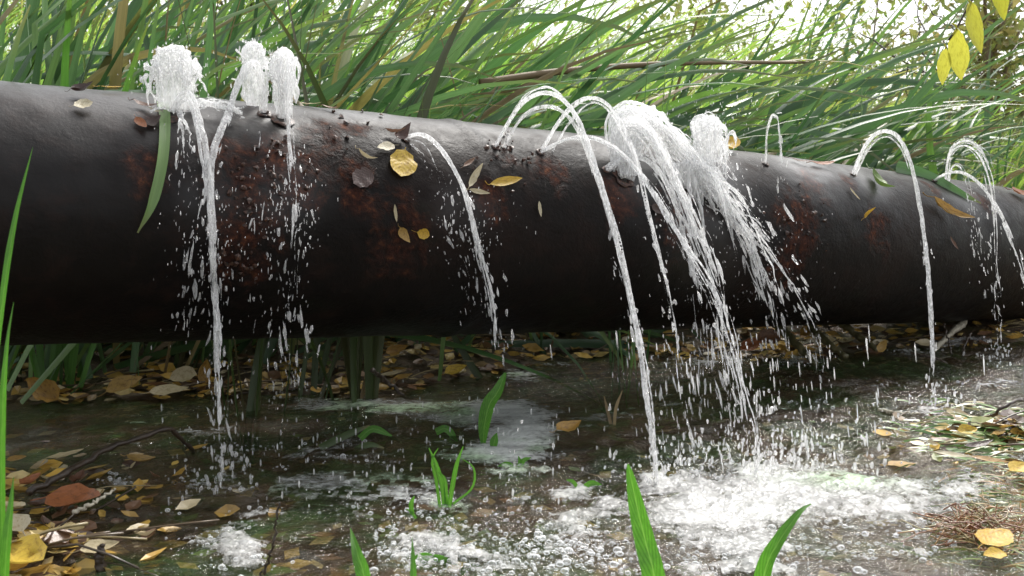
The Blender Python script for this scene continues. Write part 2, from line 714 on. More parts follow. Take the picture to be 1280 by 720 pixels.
land_px = [(277, 605), (366, 480), (622, 445), (822, 612), (868, 565), (945, 592), (930, 500), (985, 440), (1015, 470), (1168, 512), (1245, 450), (1040, 560)]
land = np.array([onz(*p) for p in land_px])
wx = np.concatenate([-np.geomspace(30, 1.8, 10), np.linspace(-1.7, 2.7, 330), np.geomspace(2.8, 30, 10)])
wy = np.concatenate([[-3, -1.5, -.6], np.linspace(.2, 3.3, 280), [3.6, 4, 5]])
WX, WY = np.meshgrid(wx, wy)
WZ = (fbm(np.stack([WX * 7, WY * 11, 0 * WX], -1), 3) - .5) * .012 + (fbm(np.stack([WX * 30, WY * 44, 0 * WX], -1), 3) - .5) * .006
for i, (lx, ly, _) in enumerate(land):
    r = np.hypot(WX - lx, WY - ly)
    WZ = WZ + .009 * np.sin(r * 105 - i) * np.exp(-r / .14) * sstep(0, .03, r)
WZ *= sstep(3.3, 2.8, WY)
mb = MB()
nx, ny = len(wx), len(wy)
F = [(j * nx + i, j * nx + i + 1, (j + 1) * nx + i + 1, (j + 1) * nx + i) for j in range(ny - 1) for i in range(nx - 1)]
mb.add(np.stack([WX, WY, WZ], -1), F)
tag(mb.build('water', M_WATER), kind='structure')

# ------------------------------------------------------------------ the leaking pipe
NT_, NA = 620, 150
tt = np.linspace(-.75, 1.95, NT_)
Ac = axis(tt)
Tn = unit(np.gradient(Ac, axis=0))
Un = unit(np.array([0, 0, 1.]) - Tn * Tn[:, 2:3])
Sn = np.cross(Tn, Un)
an = np.linspace(0, 2 * np.pi, NA, endpoint=False)
Dn = np.cos(an)[None, :, None] * Un[:, None] + np.sin(an)[None, :, None] * Sn[:, None]
Pb = Ac[:, None] + PR * Dn
rust_px = [(300, 215, .075), (310, 260, .08), (300, 320, .06), (268, 190, .04), (345, 190, .05), (440, 158, .035), (400, 170, .05), (375, 215, .06), (630, 195, .03),
           (612, 250, .05), (690, 215, .05), (775, 250, .06), (850, 270, .08), (1000, 270, .09), (985, 330, .07), (1015, 230, .06), (1100, 290, .06),
           (1225, 250, .05), (500, 290, .07), (190, 150, .03), (185, 210, .05), (1060, 225, .035), (1165, 235, .04), (1270, 235, .05), (450, 230, .06)]
rust = np.zeros(Pb.shape[:2])
for (px, py, r) in rust_px:
    c, _ = onpipe(px, py)
    dd = np.linalg.norm((Pb - c) * np.array([1, 1, .75]), axis=2)
    rust = np.maximum(rust, np.exp(-(dd / r) ** 2))
n1 = fbm(Pb * 6, 3) - .5
n2 = fbm(Pb * 34, 4) - .5
n3 = fbm(Pb * 90, 3) - .5
disp = .007 * n1 + .0013 * n2 + .0012 * n3 + rust * (.009 * np.abs(n2) + .005 * np.abs(n3))
# a shallow weld ridge round the pipe where two lengths meet
for tw in (.285, 1.02):
    disp += .004 * np.exp(-((tt - tw) / .0045) ** 2)[:, None] * (1 + 2 * n2)
V = Pb + disp[..., None] * Dn
F = [(i * NA + q, (i + 1) * NA + q, (i + 1) * NA + (q + 1) % NA, i * NA + (q + 1) % NA) for i in range(NT_ - 1) for q in range(NA)]
pipe = thing('iron_pipe', 'thick dark rusty wet iron pipe crossing above the pool, spouting water', 'pipe', axis(.5) - np.array([0, 0, .2]))
mb = MB()
mb.add(V - np.array(pipe.location), F)
ob = mb.build('shell', M_PIPE, pipe)
a = ob.data.attributes.new('rust', 'FLOAT', 'POINT')
a.data.foreach_set('value', rust.ravel())
wet = sstep(.78, .97, Dn[..., 2]) * (.3 + .7 * sstep(.35, .0, tt))[:, None]
for (px, py, r) in [(215, 150, .09), (335, 155, .06), (800, 225, .08), (890, 225, .1), (1080, 225, .07), (1190, 235, .08), (80, 118, .2), (1010, 210, .1),
                    (262, 250, .05), (360, 240, .06), (580, 260, .05), (880, 300, .12)]:
    c, _ = onpipe(px, py)
    wet = np.maximum(wet, np.exp(-(np.linalg.norm(Pb - c, axis=2) / r) ** 2))
wet = np.clip(wet * (.3 + 1.4 * fbm(Pb * 25, 4)), 0, 1)
a = ob.data.attributes.new('wet', 'FLOAT', 'POINT')
a.data.foreach_set('value', wet.ravel())


def hole(px, py, r=.005):
    c, n = onpipe(px, py)
    X, Y, Z = frame(c, np.array([.84, .54, 0]), n)
    m = MB()
    sd_ = 14
    rings = [(1.7, .0003), (1.3, .0022), (.95, .002), (.7, -.004)]
    V = []
    for rr, h in rings:
        for q in range(sd_):
            th = q / sd_ * 2 * math.pi
            j = 1 + random.uniform(-.22, .22)
            V.append(c + X * math.cos(th) * r * rr * j + Y * math.sin(th) * r * rr * j + Z * (h + random.uniform(-.001, .001)))
    F = [(i * sd_ + q, i * sd_ + (q + 1) % sd_, (i + 1) * sd_ + (q + 1) % sd_, (i + 1) * sd_ + q) for i in range(3) for q in range(sd_)]
    F.append(tuple(3 * sd_ + q for q in range(sd_)))
    m.add(np.array(V) - np.array(pipe.location), F)
    m.build('leak_hole', M_CRUST, pipe)


for h in [(212, 142, .012), (330, 142, .008), (353, 150, .012), (507, 174), (620, 184), (632, 184), (676, 190), (758, 212), (780, 222, .014), (890, 225, .012),
          (957, 205), (1066, 218), (1182, 230), (1168, 226)]:
    hole(*h)
# loose scabs of rust on the worst patch
mb = MB()
for i in range(150):
    px, py = random.choice([(300, 215), (310, 265), (300, 320), (440, 160), (345, 190), (1000, 275), (630, 192)])
    c, n = onpipe(px + random.gauss(0, 22), py + random.gauss(0, 24))
    X, Y, Z = frame(c, rng.normal(size=3), n + rng.normal(size=3) * .25)
    s = random.uniform(.002, .007)
    q = [c + X * s * random.uniform(.6, 1.2) * math.cos(h) + Y * s * random.uniform(.5, 1.1) * math.sin(h) + Z * .003 for h in np.linspace(0, 2 * math.pi, 6)[:-1]]
    q.append(c + Z * .0065)
    mb.add(np.array(q) - np.array(pipe.location), [(j, (j + 1) % 5, 5) for j in range(5)], None)
tag(mb.build('rust_scab', M_CRUST, pipe, False), kind='stuff')

# ------------------------------------------------------------------ leaf meshes
OUT = {'ovate': lambda s: .62 * np.sin(np.pi * s ** .8) ** .75 * (1 - .25 * s),
       'heart': lambda s: .95 * np.sqrt(np.clip(s, 0, 1) + .02) * (1 - s) ** .8 * 1.55,
       'lance': lambda s: .25 * np.sin(np.pi * s ** .85) ** .8,
       'long': lambda s: .2 * np.sin(np.pi * s ** .9) ** .7,
       'wide': lambda s: .8 * np.sin(np.pi * s) ** .55}


def leaf_mesh(name, shape, mat, curl=.1, cup=.15, stalk=.25, seed=0, ns=9):
    r = np.random.default_rng(seed)
    s = np.linspace(0, 1, ns)
    u = np.linspace(-1, 1, 5)
    wd = OUT[shape](s)
    wd[0] = max(wd[0] * .4, .02)
    wd[-1] = .012
    wob = r.normal(0, .035, (ns, 5))
    z = curl * (s - .35)[:, None] ** 2 * 2 + cup * wd[:, None] * np.abs(u)[None] ** 1.3 + wob * wd[:, None] + .02
    y = u[None] * wd[:, None] * .5 * (1 + r.normal(0, .06, (ns, 5)))
    x = np.broadcast_to(s[:, None], z.shape) + .02 * r.normal(size=z.shape) * 0
    m = MB()
    V = np.stack([x, y, z], -1)
    F = [(i * 5 + q, (i + 1) * 5 + q, (i + 1) * 5 + q + 1, i * 5 + q + 1) for i in range(ns - 1) for q in range(4)]
    uv = np.stack([np.broadcast_to(s[:, None], z.shape), np.broadcast_to((u[None] + 1) / 2, z.shape)], -1)
    m.add(V, F, uv)
    if stalk:
        P = np.array([[-stalk, .05 * r.normal(), .03], [-stalk * .5, 0, .012], [0.02, 0, z[0, 2]]])
        tube(m, resample(P, 5), .012, 4)
    return m.mesh(name, mat)


def put_leaf(name, shape, mat, p0, p1, n, label, group=None, curl=.1, cup=.15, stalk=.25, cat='leaf', seed=None, lift=.004):
    d = p1 - p0
    L = np.linalg.norm(d)
    me = leaf_mesh(name, shape, mat, curl, cup, stalk, random.randrange(9999) if seed is None else seed)
    o = link(name, me)
    o.matrix_world = mat44(p0 + np.asarray(n) * lift, d, n, L)
    return tag(o, label, cat, group)


GP = 'fallen leaves stuck on the pipe'


def leaf_on_pipe(x0, y0, x1, y1, shape, mat, label, name='fallen_leaf', **kw):
    p0, n0 = onpipe(x0, y0)
    p1, n1 = onpipe(x1, y1)
    return put_leaf(name, shape, mat, p0, p1, unit(n0 + n1), label, GP, **kw)


leaf_on_pipe(88, 118, 116, 118, 'ovate', L_DRK, 'dark brown curled leaf on the pipe top far left, behind a small pale yellow leaf', curl=.6, cup=.5)
leaf_on_pipe(92, 136, 116, 134, 'wide', L_PAL, 'small pale yellow leaf on the upper left of the pipe', curl=.2)
leaf_on_pipe(124, 110, 156, 112, 'long', L_YEL, 'slim orange and yellow leaf lying on the pipe rim at the left', curl=.1)
leaf_on_pipe(166, 130, 200, 142, 'lance', L_BRN, 'long thin brown leaf left of the leftmost spout', curl=.4)
leaf_on_pipe(186, 138, 202, 146, 'lance', L_PAL, 'narrow straw coloured leaf touching the foot of the leftmost spout', curl=.3)
leaf_on_pipe(170, 150, 182, 166, 'ovate', L_RED, 'small russet leaf just left of the hanging reed blade', curl=.3)
leaf_on_pipe(183, 160, 200, 152, 'ovate', L_DRK, 'dark wet leaf tucked beside the hanging reed blade', curl=.4)
leaf_on_pipe(372, 128, 402, 136, 'lance', L_PAL, 'pinkish pale leaf on the pipe rim right of the twin spouts', curl=.2)
leaf_on_pipe(402, 134, 428, 142, 'lance', L_BRN, 'brown sliver of leaf on the rim between the twin spouts and the rust pit', curl=.3)
leaf_on_pipe(492, 184, 470, 188, 'ovate', L_PAL, 'pale cream leaf beside the big yellow leaf below the rust pit', cup=.1)
leaf_on_pipe(505, 190, 499, 224, 'wide', L_YEL, 'bright yellow rounded leaf with orange specks, biggest on the pipe', cup=.08, stalk=.1, curl=.08)
leaf_on_pipe(446, 190, 466, 208, 'long', L_PAL, 'curled pale brown leaf sliver left of the big yellow leaf', curl=.7, cup=.5)
leaf_on_pipe(464, 216, 440, 232, 'wide', L_DRK, 'dark wet leaf plastered flat below the curled pale sliver', cup=.05)
leaf_on_pipe(480, 166, 504, 172, 'lance', L_BRN, 'brown curled leaf at the mouth of the small middle jet', curl=.6, cup=.5)
leaf_on_pipe(494, 178, 508, 168, 'ovate', L_DRK, 'dark crumpled leaf right against the small middle jet', curl=.7)
leaf_on_pipe(611, 232, 650, 225, 'lance', L_YEL, 'narrow yellow speckled leaf lying almost level on the pipe centre', curl=.05, stalk=.12)
leaf_on_pipe(584, 236, 598, 210, 'lance', L_PAL, 'grey silvery slim leaf standing up beside the small middle jet', curl=.3)
leaf_on_pipe(585, 238, 609, 244, 'lance', L_PAL, 'pinkish beige leaf under the silvery slim leaf', curl=.2)
leaf_on_pipe(578, 210, 592, 200, 'lance', L_BRN, 'dull red-brown leaf right of the small middle jet', curl=.1)
leaf_on_pipe(672, 252, 674, 272, 'lance', L_PAL, 'tiny pale elongated leaf alone on the dark pipe centre', curl=.1, stalk=0)
leaf_on_pipe(498, 284, 508, 302, 'ovate', L_OCH, 'folded olive-yellow leaf on the lower pipe, left of a small yellow one', curl=.5)
leaf_on_pipe(520, 290, 535, 294, 'wide', L_YEL, 'small yellow leaf with a stalk on the lower pipe', stalk=.5)
leaf_on_pipe(492, 256, 494, 278, 'long', L_PAL, 'thin greyish leaf hanging vertically on the lower pipe', stalk=0)
leaf_on_pipe(900, 188, 916, 186, 'wide', L_YEL, 'yellow-tan leaf on the rim just right of the big gush', curl=.5)
leaf_on_pipe(1076, 274, 1082, 264, 'lance', L_YEL, 'tiny curled yellow leaf scrap on the right part of the pipe', curl=.8, cup=.6)
leaf_on_pipe(1086, 216, 1104, 250, 'lance', L_GRN, 'two-toned green and straw leaf beside the arched right jet', curl=.4, cup=.4)
leaf_on_pipe(1060, 236, 1072, 252, 'long', L_PAL, 'small grey-brown leaf sliver below the arched right jet', stalk=0)
leaf_on_pipe(1160, 250, 1198, 282, 'lance', L_OCH, 'yellow-edged olive leaf below the drooping green reed blade', curl=.4, cup=.4)
leaf_on_pipe(1262, 240, 1290, 252, 'ovate', L_RED, 'reddish leaf on the pipe at the right edge', curl=.3)
leaf_on_pipe(1185, 296, 1194, 312, 'long', L_BRN, 'faint brown leaf low on the right end of the pipe', stalk=0)
leaf_on_pipe(985, 200, 1012, 208, 'long', L_BRN, 'brown dead blade scrap on the rim right of the thin rear jet', curl=.2)
leaf_on_pipe(1012, 206, 1040, 210, 'long', L_RED, 'dark red blade scrap on the rim, left of the arched right jet', curl=.2)
leaf_on_pipe(812, 258, 828, 268, 'ovate', L_DRK, 'dark leaf half behind the front strands of the big gush', curl=.2)

# ------------------------------------------------------------------ reeds behind the pipe
VAR = []
for i in range(26):
    r = np.random.default_rng(100 + i)
    n = 13
    s = np.linspace(0, 1, n)
    bend = r.choice([.15, .3, .5, .8, 1.2, 1.7], p=[.2, .25, .22, .16, .1, .07])
    th = bend * s ** 1.6 + .06 * np.sin(s * 5 + r.random() * 6)
    kink = r.random() < .18
    if kink:
        th = th + np.where(s > r.uniform(.45, .75), r.uniform(.5, 1.3), 0)
    ds = 1 / (n - 1)
    P = np.zeros((n, 3))
    for j in range(1, n):
        P[j] = P[j - 1] + ds * np.array([math.sin(th[j]), 0.04 * math.sin(3 * s[j]), math.cos(th[j])])
    tw = r.uniform(-1.5, 1.5) + r.uniform(-.9, .9) * s
    side = np.stack([np.cos(tw) * np.cos(th), np.sin(tw), -np.cos(tw) * np.sin(th)], 1)
    W = r.uniform(.010, .024) * (.75 + .5 * np.minimum(1, s * 3)) * np.clip((1.02 - s) / .55, .02, 1) ** .8
    VAR.append((P, W, side))


def blade_set(mat, tagname):
    out = []
    for (P, W, side) in VAR:
        m = MB()
        ribbon(m, P, W, side, .16)
        out.append(m.mesh(tagname, mat))
    return out


B_GREEN = blade_set(M_BLADE, 'blade')
B_DEAD = blade_set(M_DEAD, 'dead_blade')
B_SHEATH = blade_set(M_SHEATH, 'blade')
B_TUFT = blade_set(blade_mat('tuft_green', [(0, (.07, .17, .04)), (1, (.12, .26, .06))], .35, .35), 'blade')


def clump(px, Y, n, lean, sdv, lo, hi, label, spread=.12, az=0.0, azs=.5, mats=None, py=None, wide=1.0, dead=.025, group='reed clumps behind the pipe'):
    if py is not None:
        wide *= .55
        sdv *= .7
    if py is not None:
        g = onz(px, py, .01)
        x, Y = g[0], g[1]
    else:
        x = (px - 640) / FPX * Y
    z = float(ground_z(x, Y)) - .01
    if py is not None:
        z -= .06
    t = thing('reed_clump', label, 'reed clump', (x, Y, z), group)
    for i in range(int(n * 1.35) if py is None else n):
        u = random.random()
        bs = B_DEAD if u < dead else (mats or B_GREEN)
        me = random.choice(bs)
        L = random.uniform(lo, hi)
        ok = False
        for _try in range(25):
            lo_ = Vector((random.gauss(0, spread), random.gauss(0, spread), 0))
            ro_ = (random.gauss(0, .12), random.gauss(lean, sdv), az + random.gauss(0, azs))
            MM = np.array(Matrix.Translation(Vector((x, Y, z)) + lo_) @ __import__('mathutils').Euler(ro_).to_matrix().to_4x4() @ Matrix.Diagonal((L * wide, L * wide, L, 1)))
            vv = np.array([v.co[:] for v in me.vertices])[1::3]
            wp = vv @ MM[:3, :3].T + MM[:3, 3]
            near_ = [_A[np.abs(_A[:, 0] - q[0]).argmin()] for q in wp]
            if all((q[1] > a_[1] + .17) or (q[2] > a_[2] + PR + .03 and q[1] > a_[1] - .1) for q, a_ in zip(wp, near_)):
                ok = True
                break
        if not ok:
            continue
        o = link('dead_blade' if bs is B_DEAD else 'blade', me, t)
        o.location = lo_
        o.rotation_euler = ro_
        o.scale = (L * wide, L * wide, L)
    return t


R = math.radians
# bases seen under the pipe
clump(70, 0, 10, R(4), R(9), .9, 1.3, 'bright green reed tuft under the far left of the pipe', .02, mats=B_TUFT, py=488, wide=2.2, dead=0, azs=1.5)
clump(215, 0, 6, R(14), R(8), .8, 1.2, 'dark brown rotten reed stump under the pipe left of the falling stream', .02, mats=B_SHEATH, py=474, wide=1.5, dead=.2, azs=1.2)
clump(312, 0, 8, R(2), R(8), .8, 1.2, 'olive reed tuft standing in the water right of the leftmost stream', .02, mats=B_SHEATH, py=512, wide=1.4, dead=0, azs=1.2)
clump(386, 0, 6, R(8), R(7), .8, 1.2, 'pair of green reed stems under the pipe left of the thick brown stump', .022, mats=B_SHEATH, py=492, wide=1.2, dead=0, azs=1.2)
clump(446, 0, 9, R(2), R(7), .8, 1.2, 'thick brown-green reed stump at the water edge under the pipe', .02, mats=B_SHEATH, py=495, wide=2.0, dead=.15, azs=1.2)
clump(540, 0, 8, R(10), R(14), .7, 1.2, 'thin green reed tuft in the leaf litter under the pipe centre', .04, py=452, wide=.7, dead=.1, azs=1.2)
clump(672, 0, 7, R(8), R(14), .7, 1.1, 'short green and yellow reed tuft at the bank right of the pale scum', .03, py=440, wide=.8, dead=.2, azs=1.2)
clump(782, 0, 9, R(0), R(10), .7, 1.1, 'dark green reed tuft rising from the pool behind the front jet', .022, py=452, wide=.8, dead=0, azs=1.2)
clump(20, 0, 5, R(4), R(10), .8, 1.2, 'dark grass tuft at the left end of the litter bank', .04, mats=B_SHEATH, py=478, wide=.8, dead=0, azs=1.2)
# the wall of reeds above the pipe: left upright, middle laid over to the right, right in fans
clump(-60, 2.25, 46, R(16), R(16), 1.0, 1.4, 'upright green reeds over the far left end of the pipe', .16, dead=0)
clump(60, 2.15, 52, R(20), R(18), .9, 1.35, 'green reeds above the leftmost leaves on the pipe', .16, dead=0)
clump(140, 2.5, 50, R(22), R(20), 1.0, 1.45, 'tall reeds just left of the leftmost spout', .17)
clump(215, 2.3, 44, R(28), R(20), .9, 1.3, 'reeds directly behind the leftmost spout', .16)
clump(290, 2.6, 52, R(35), R(18), 1.0, 1.5, 'reeds behind the twin spouts', .17)
clump(370, 2.45, 54, R(42), R(15), 1.0, 1.5, 'dark green reeds leaning right, right of the twin spouts', .17)
clump(460, 2.65, 56, R(48), R(15), 1.0, 1.6, 'reeds laid over to the right above the big yellow leaf', .18)
clump(550, 2.75, 52, R(52), R(16), 1.0, 1.6, 'broad reeds sweeping right above the small middle jet', .18)
clump(640, 2.9, 46, R(52), R(17), .95, 1.5, 'reeds sweeping right behind the tall arched jet', .18)
clump(730, 3.0, 36, R(55), R(16), .9, 1.4, 'reeds leaning low behind the big gush', .18)
clump(820, 3.1, 26, R(46), R(22), .85, 1.35, 'reeds behind the right half of the big gush', .17)
clump(925, 3.25, 48, R(30), R(13), .9, 1.35, 'blue-green fan of reeds rising right of the big gush', .1)
clump(1055, 3.35, 22, R(16), R(12), .8, 1.3, 'tight upright reed sheaf behind the arched right jet', .06, wide=1.0)
clump(1000, 3.3, 18, R(70), R(8), .8, 1.2, 'flattened reeds lying right along the pipe rim', .12)
clump(1130, 3.5, 14, R(66), R(12), .7, 1.1, 'low reeds lying right between the two right jets', .12)
clump(1180, 3.5, 12, R(-64), R(12), .7, 1.1, 'low reeds lying left over the pipe by the rightmost jet', .12)
clump(1270, 3.6, 26, R(26), R(20), .6, 1.0, 'reeds at the right edge behind the rightmost jet', .12)
clump(860, 3.2, 10, R(-30), R(18), .7, 1.1, 'reeds leaning left behind the gush', .12)
clump(1010, 4.3, 34, R(32), R(18), 1.1, 1.7, 'tall pale reeds further back left of the hanging yellow leaves', .3)
clump(1200, 4.5, 34, R(10), R(30), 1.0, 1.6, 'tall tangled reeds further back below the hanging yellow leaves', .35, dead=.2)
clump(820, 4.0, 34, R(38), R(18), 1.1, 1.7, 'tall reeds further back above the big gush', .3)
clump(700, 3.6, 34, R(50), R(16), 1.1, 1.7, 'tall reeds further back over the pipe centre', .25)
clump(420, 3.4, 44, R(36), R(18), 1.1, 1.7, 'tall reeds further back over the rust pit', .25)
clump(120, 3.2, 44, R(20), R(20), 1.0, 1.6, 'tall reeds further back over the left of the pipe', .25)

# the long dead reed lying across the green ones
t = tag(thing('dead_reed_stalk', 'long brown dead reed stalk lying across the green reeds above the gush', 'reed stalk', at(634, 99, 2.35)),)
mb = MB()
P = resample([at(600, 104, 2.3), at(714, 88, 2.4), at(854, 79, 2.55), at(1010, 78, 2.8)], 30) - np.array(t.location)
tube(mb, P, np.linspace(.010, .004, 30), 7)
mb.build('stalk', M_DEAD, t)
mb = MB()
ribbon(mb, resample([at(690, 92, 2.36), at(640, 112, 2.4), at(590, 118, 2.45)], 10) - np.array(t.location), np.linspace(.02, .003, 10), np.array([0, .5, 1.]))
mb.build('blade', M_DEAD, t)


def view_side(P):
    T = unit(np.gradient(P, axis=0))
    Vd = unit(P - O)
    return unit(np.cross(T, Vd))


def px_blade(name, pts, wpx, mat, label, cat, Y, fold=.12, across=5, n=22, yaw=.25, group=None, taper=(.35, .02), shape=None):
    """a single blade traced through pixels at given distances (Y: list or one value)"""
    Q = resample([(p[0], p[1], (Y if np.isscalar(Y) else Y[i])) for i, p in enumerate(pts)], n)
    P = np.array([at(*q) for q in Q])
    s = np.linspace(0, 1, n)
    W = wpx * Q[:, 2] / FPX
    W = W * (shape(s) if shape else np.clip((1.0 - s) / taper[0], taper[1], 1) ** .8)
    sd_ = view_side(P)
    sd_ = unit(sd_ + yaw * unit(P - O))
    mb = MB()
    base = P[0]
    ribbon(mb, P - base, W, sd_, fold, across)
    t = thing(name, label, cat, base, group)
    mb.build('leaf' if cat == 'leaf' else 'blade', mat, t)
    return t


def pipe_front(px, py, off=.012):
    p, n = onpipe(px, py)
    return (p + n * off)[1]


hp = [(203, 128), (206, 150), (203, 200), (190, 255), (172, 291)]
px_blade('lone_reed', hp, 13, M_BLADE, 'single green reed blade hanging down over the pipe beside the leftmost spout', 'reed',
         [pipe_front(203, 126, .01)] + [pipe_front(*p, .014) for p in hp[1:]], taper=(.3, .1))
dp = [(1120, 208), (1150, 217), (1185, 234), (1226, 254)]
px_blade('lone_reed', dp, 15, M_BLADE, 'green reed blade drooping right over the pipe by the rightmost jets', 'reed',
         [pipe_front(*p, .02) for p in dp], taper=(.5, .04))

# ------------------------------------------------------------------ meadow, shrubs, far greenery
N = 24000
mb = MB()
mx = rng.uniform(-5, 7, N)
my = 3.8 + rng.random(N) ** 1.2 * 6.5
px_, _ = proj(np.stack([mx, my, 0 * mx], 1))
keep = (px_ > -250) & (px_ < 1560)
mx, my, px_ = mx[keep], my[keep], px_[keep]
mz = ground_z(mx, my)
for i in range(len(mx)):
    u = px_[i]
    h = rng.uniform(.45, 1.0) * (1.95 - .7 * sstep(700, 960, u) - .1 * sstep(1000, 1250, u)) * (1 + .05 * (my[i] - 4))
    ln = rng.normal(.35, .4)
    az_ = rng.uniform(-1.2, 1.2)
    d = np.array([math.sin(ln) * math.cos(az_), math.sin(ln) * math.sin(az_), math.cos(ln)])
    s = np.linspace(0, 1, 5)[:, None]
    P = np.array([mx[i], my[i], mz[i]]) + d * s * h + np.array([.35 * math.cos(az_), .2 * math.sin(az_), -.28]) * h * s ** 2.4
    wv = rng.uniform(.005, .013)
    c = rng.random()
    yel = .35 + .65 * sstep(350, 900, u)
    if c < .13:
        col = np.array([.42, .34, .17]) * rng.uniform(.6, 1.1)
    elif c < .3 + .4 * yel:
        col = np.array([.42, .50, .15]) * rng.uniform(.7, 1.2)
    else:
        col = np.array([.22, .34, .10]) * rng.uniform(.6, 1.2)
    sa = rng.uniform(0, 3.1)
    ribbon(mb, P, wv * np.array([1, 1, .85, .55, .08]), np.array([math.cos(sa), math.sin(sa) * .6, 0]), .1, 2, col)
tag(mb.build('meadow_grass', M_STUFF), kind='stuff')


def leaf_cloud(mb, centres, n, size, cols, squash=.7):
    cs = np.array(centres)
    pick = rng.integers(0, len(cs), n)
    for i in range(n):
        c = cs[pick[i]]
        v = unit(rng.normal(size=3)) * (rng.random() ** .45) * c[3]
        v[2] *= squash
        p = c[:3] + v
        d = unit(rng.normal(size=3) + np.array([0, 0, -.3]))
        nrm = unit(rng.normal(size=3) + np.array([0, -.4, .8]))
        X, Y, Z = frame(p, d, nrm)
        s = size * rng.uniform(.6, 1.4)
        q = [p, p + X * s * .5 + Y * s * .22, p + X * s, p + X * s * .5 - Y * s * .22]
        mb.add(q, [(0, 1, 2, 3)], [(0, .5), (.5, 1), (1, .5), (.5, 0)], np.array(cols[rng.integers(0, len(cols))]) * rng.uniform(.7, 1.25))


def shrub(px, Y, h, wd, nleaf, size, cols, label, trunk_r=.04, nb=7, name='shrub', cat='shrub', zlow=.25):
    x = (px - 640) / FPX * Y
    z = float(ground_z(x, Y))
    t = thing(name, label, cat, (x, Y, z), 'shrubs beyond the meadow')
    mb = MB()
    tops = []
    P = resample([(0, 0, -.05), (random.uniform(-.1, .1), 0, h * .3), (random.uniform(-.15, .15), 0, h * .7)], 10)
    tube(mb, P, np.linspace(trunk_r, trunk_r * .4, 10), 8)
    for b in range(nb):
        st = P[random.randrange(2, 9)]
        en = st + np.array([random.uniform(-wd, wd) * .8, random.uniform(-wd, wd) * .5, random.uniform(.1, .5) * h])
        mid = (st + en) / 2 + np.array([0, 0, random.uniform(-.05, .12) * h])
        Q = resample([st, mid, en], 8)
        tube(mb, Q, np.linspace(trunk_r * .45, trunk_r * .1, 8), 5)
        tops += [Q[4], Q[6], Q[7]]
        for k2 in range(3):
            s2 = Q[random.randrange(3, 8)]
            e2 = s2 + rng.normal(size=3) * wd * .35
            tube(mb, [s2, (s2 + e2) / 2 + rng.normal(size=3) * .03, e2], trunk_r * .1, 4)
            tops.append(e2)
    mb.build('trunk', M_BARK, t)
    mb = MB()
    leaf_cloud(mb, [(*c, wd * random.uniform(.2, .5)) for c in tops if c[2] > zlow * h * .5], nleaf, size, cols)
    mb.build('crown', M_CROWN, t)
    return t


YG = [(.28, .34, .08), (.2, .28, .06), (.36, .36, .1)]
GR = [(.09, .16, .04), (.13, .2, .05), (.2, .26, .07)]
shrub(-150, 9, 3.2, 1.3, 2600, .1, GR, 'leafy green shrub beyond the reeds at the far left')
shrub(120, 10, 3.4, 1.4, 2600, .1, YG, 'yellow-green shrub beyond the reeds above the leftmost spout')
shrub(330, 9, 3.2, 1.3, 2400, .1, GR, 'green shrub beyond the reeds above the twin spouts')
shrub(540, 11, 3.2, 1.5, 2400, .11, YG, 'yellow-green shrub beyond the reeds above the pipe centre')
shrub(760, 12, 3.0, 1.5, 1900, .11, YG, 'pale yellow-green shrub far beyond the big gush')
shrub(930, 11, 2.5, 1.0, 1300, .1, YG, 'sparse bush with bare twigs beyond the reed fan', .03, 9)
shrub(1040, 13, 2.5, 1.1, 1300, .1, YG, 'low sunny bush beyond the upright reed sheaf', .03, 8)
shrub(1150, 14, 2.1, 1.1, 900, .1, YG, 'pale bush in the distance below the white sky at the right', .03, 8)
shrub(1085, 8, 2.1, .9, 1500, .075, YG, 'small-leaved yellow-green bush behind the upright reed sheaf', .025, 10)
shrub(1250, 5.2, 1.75, .5, 1500, .06, [(.3, .3, .09), (.4, .34, .12), (.22, .26, .07)], 'brown-stemmed small tree at the top right corner', .05, 11, 'small_tree', 'tree')
shrub(1420, 6.5, 2.6, 1.0, 1200, .09, GR, 'green bush past the right edge of the view')

# bare twigs against the sky at the right
t = thing('dead_branch', 'bare dark twiggy dead branch leaning through the reeds near the yellow hanging leaves', 'branch', at(1205, 120, 3.9))
mb = MB()
for pts, r in [([(1205, 118), (1160, 92), (1120, 70), (1075, 42)], .006), ([(1160, 60), (1152, 30), (1140, -5)], .004), ([(1178, 100), (1150, 60), (1148, 20)], .004),
               ([(1195, 40), (1170, 18), (1150, 0)], .004), ([(1160, 92), (1130, 88), (1095, 92)], .003), ([(1135, 78), (1134, 120), (1133, 160)], .003),
               ([(1185, 108), (1240, 80), (1300, 40)], .005)]:
    P = resample([at(a, b, 3.9 + .1 * i) for i, (a, b) in enumerate(pts)], 14) - np.array(t.location)
    P[1:-1] += rng.normal(size=(12, 3)) * .006
    tube(mb, P, np.linspace(r, r * .5, 14), 5)
mb.build('twig', M_TWIG, t)

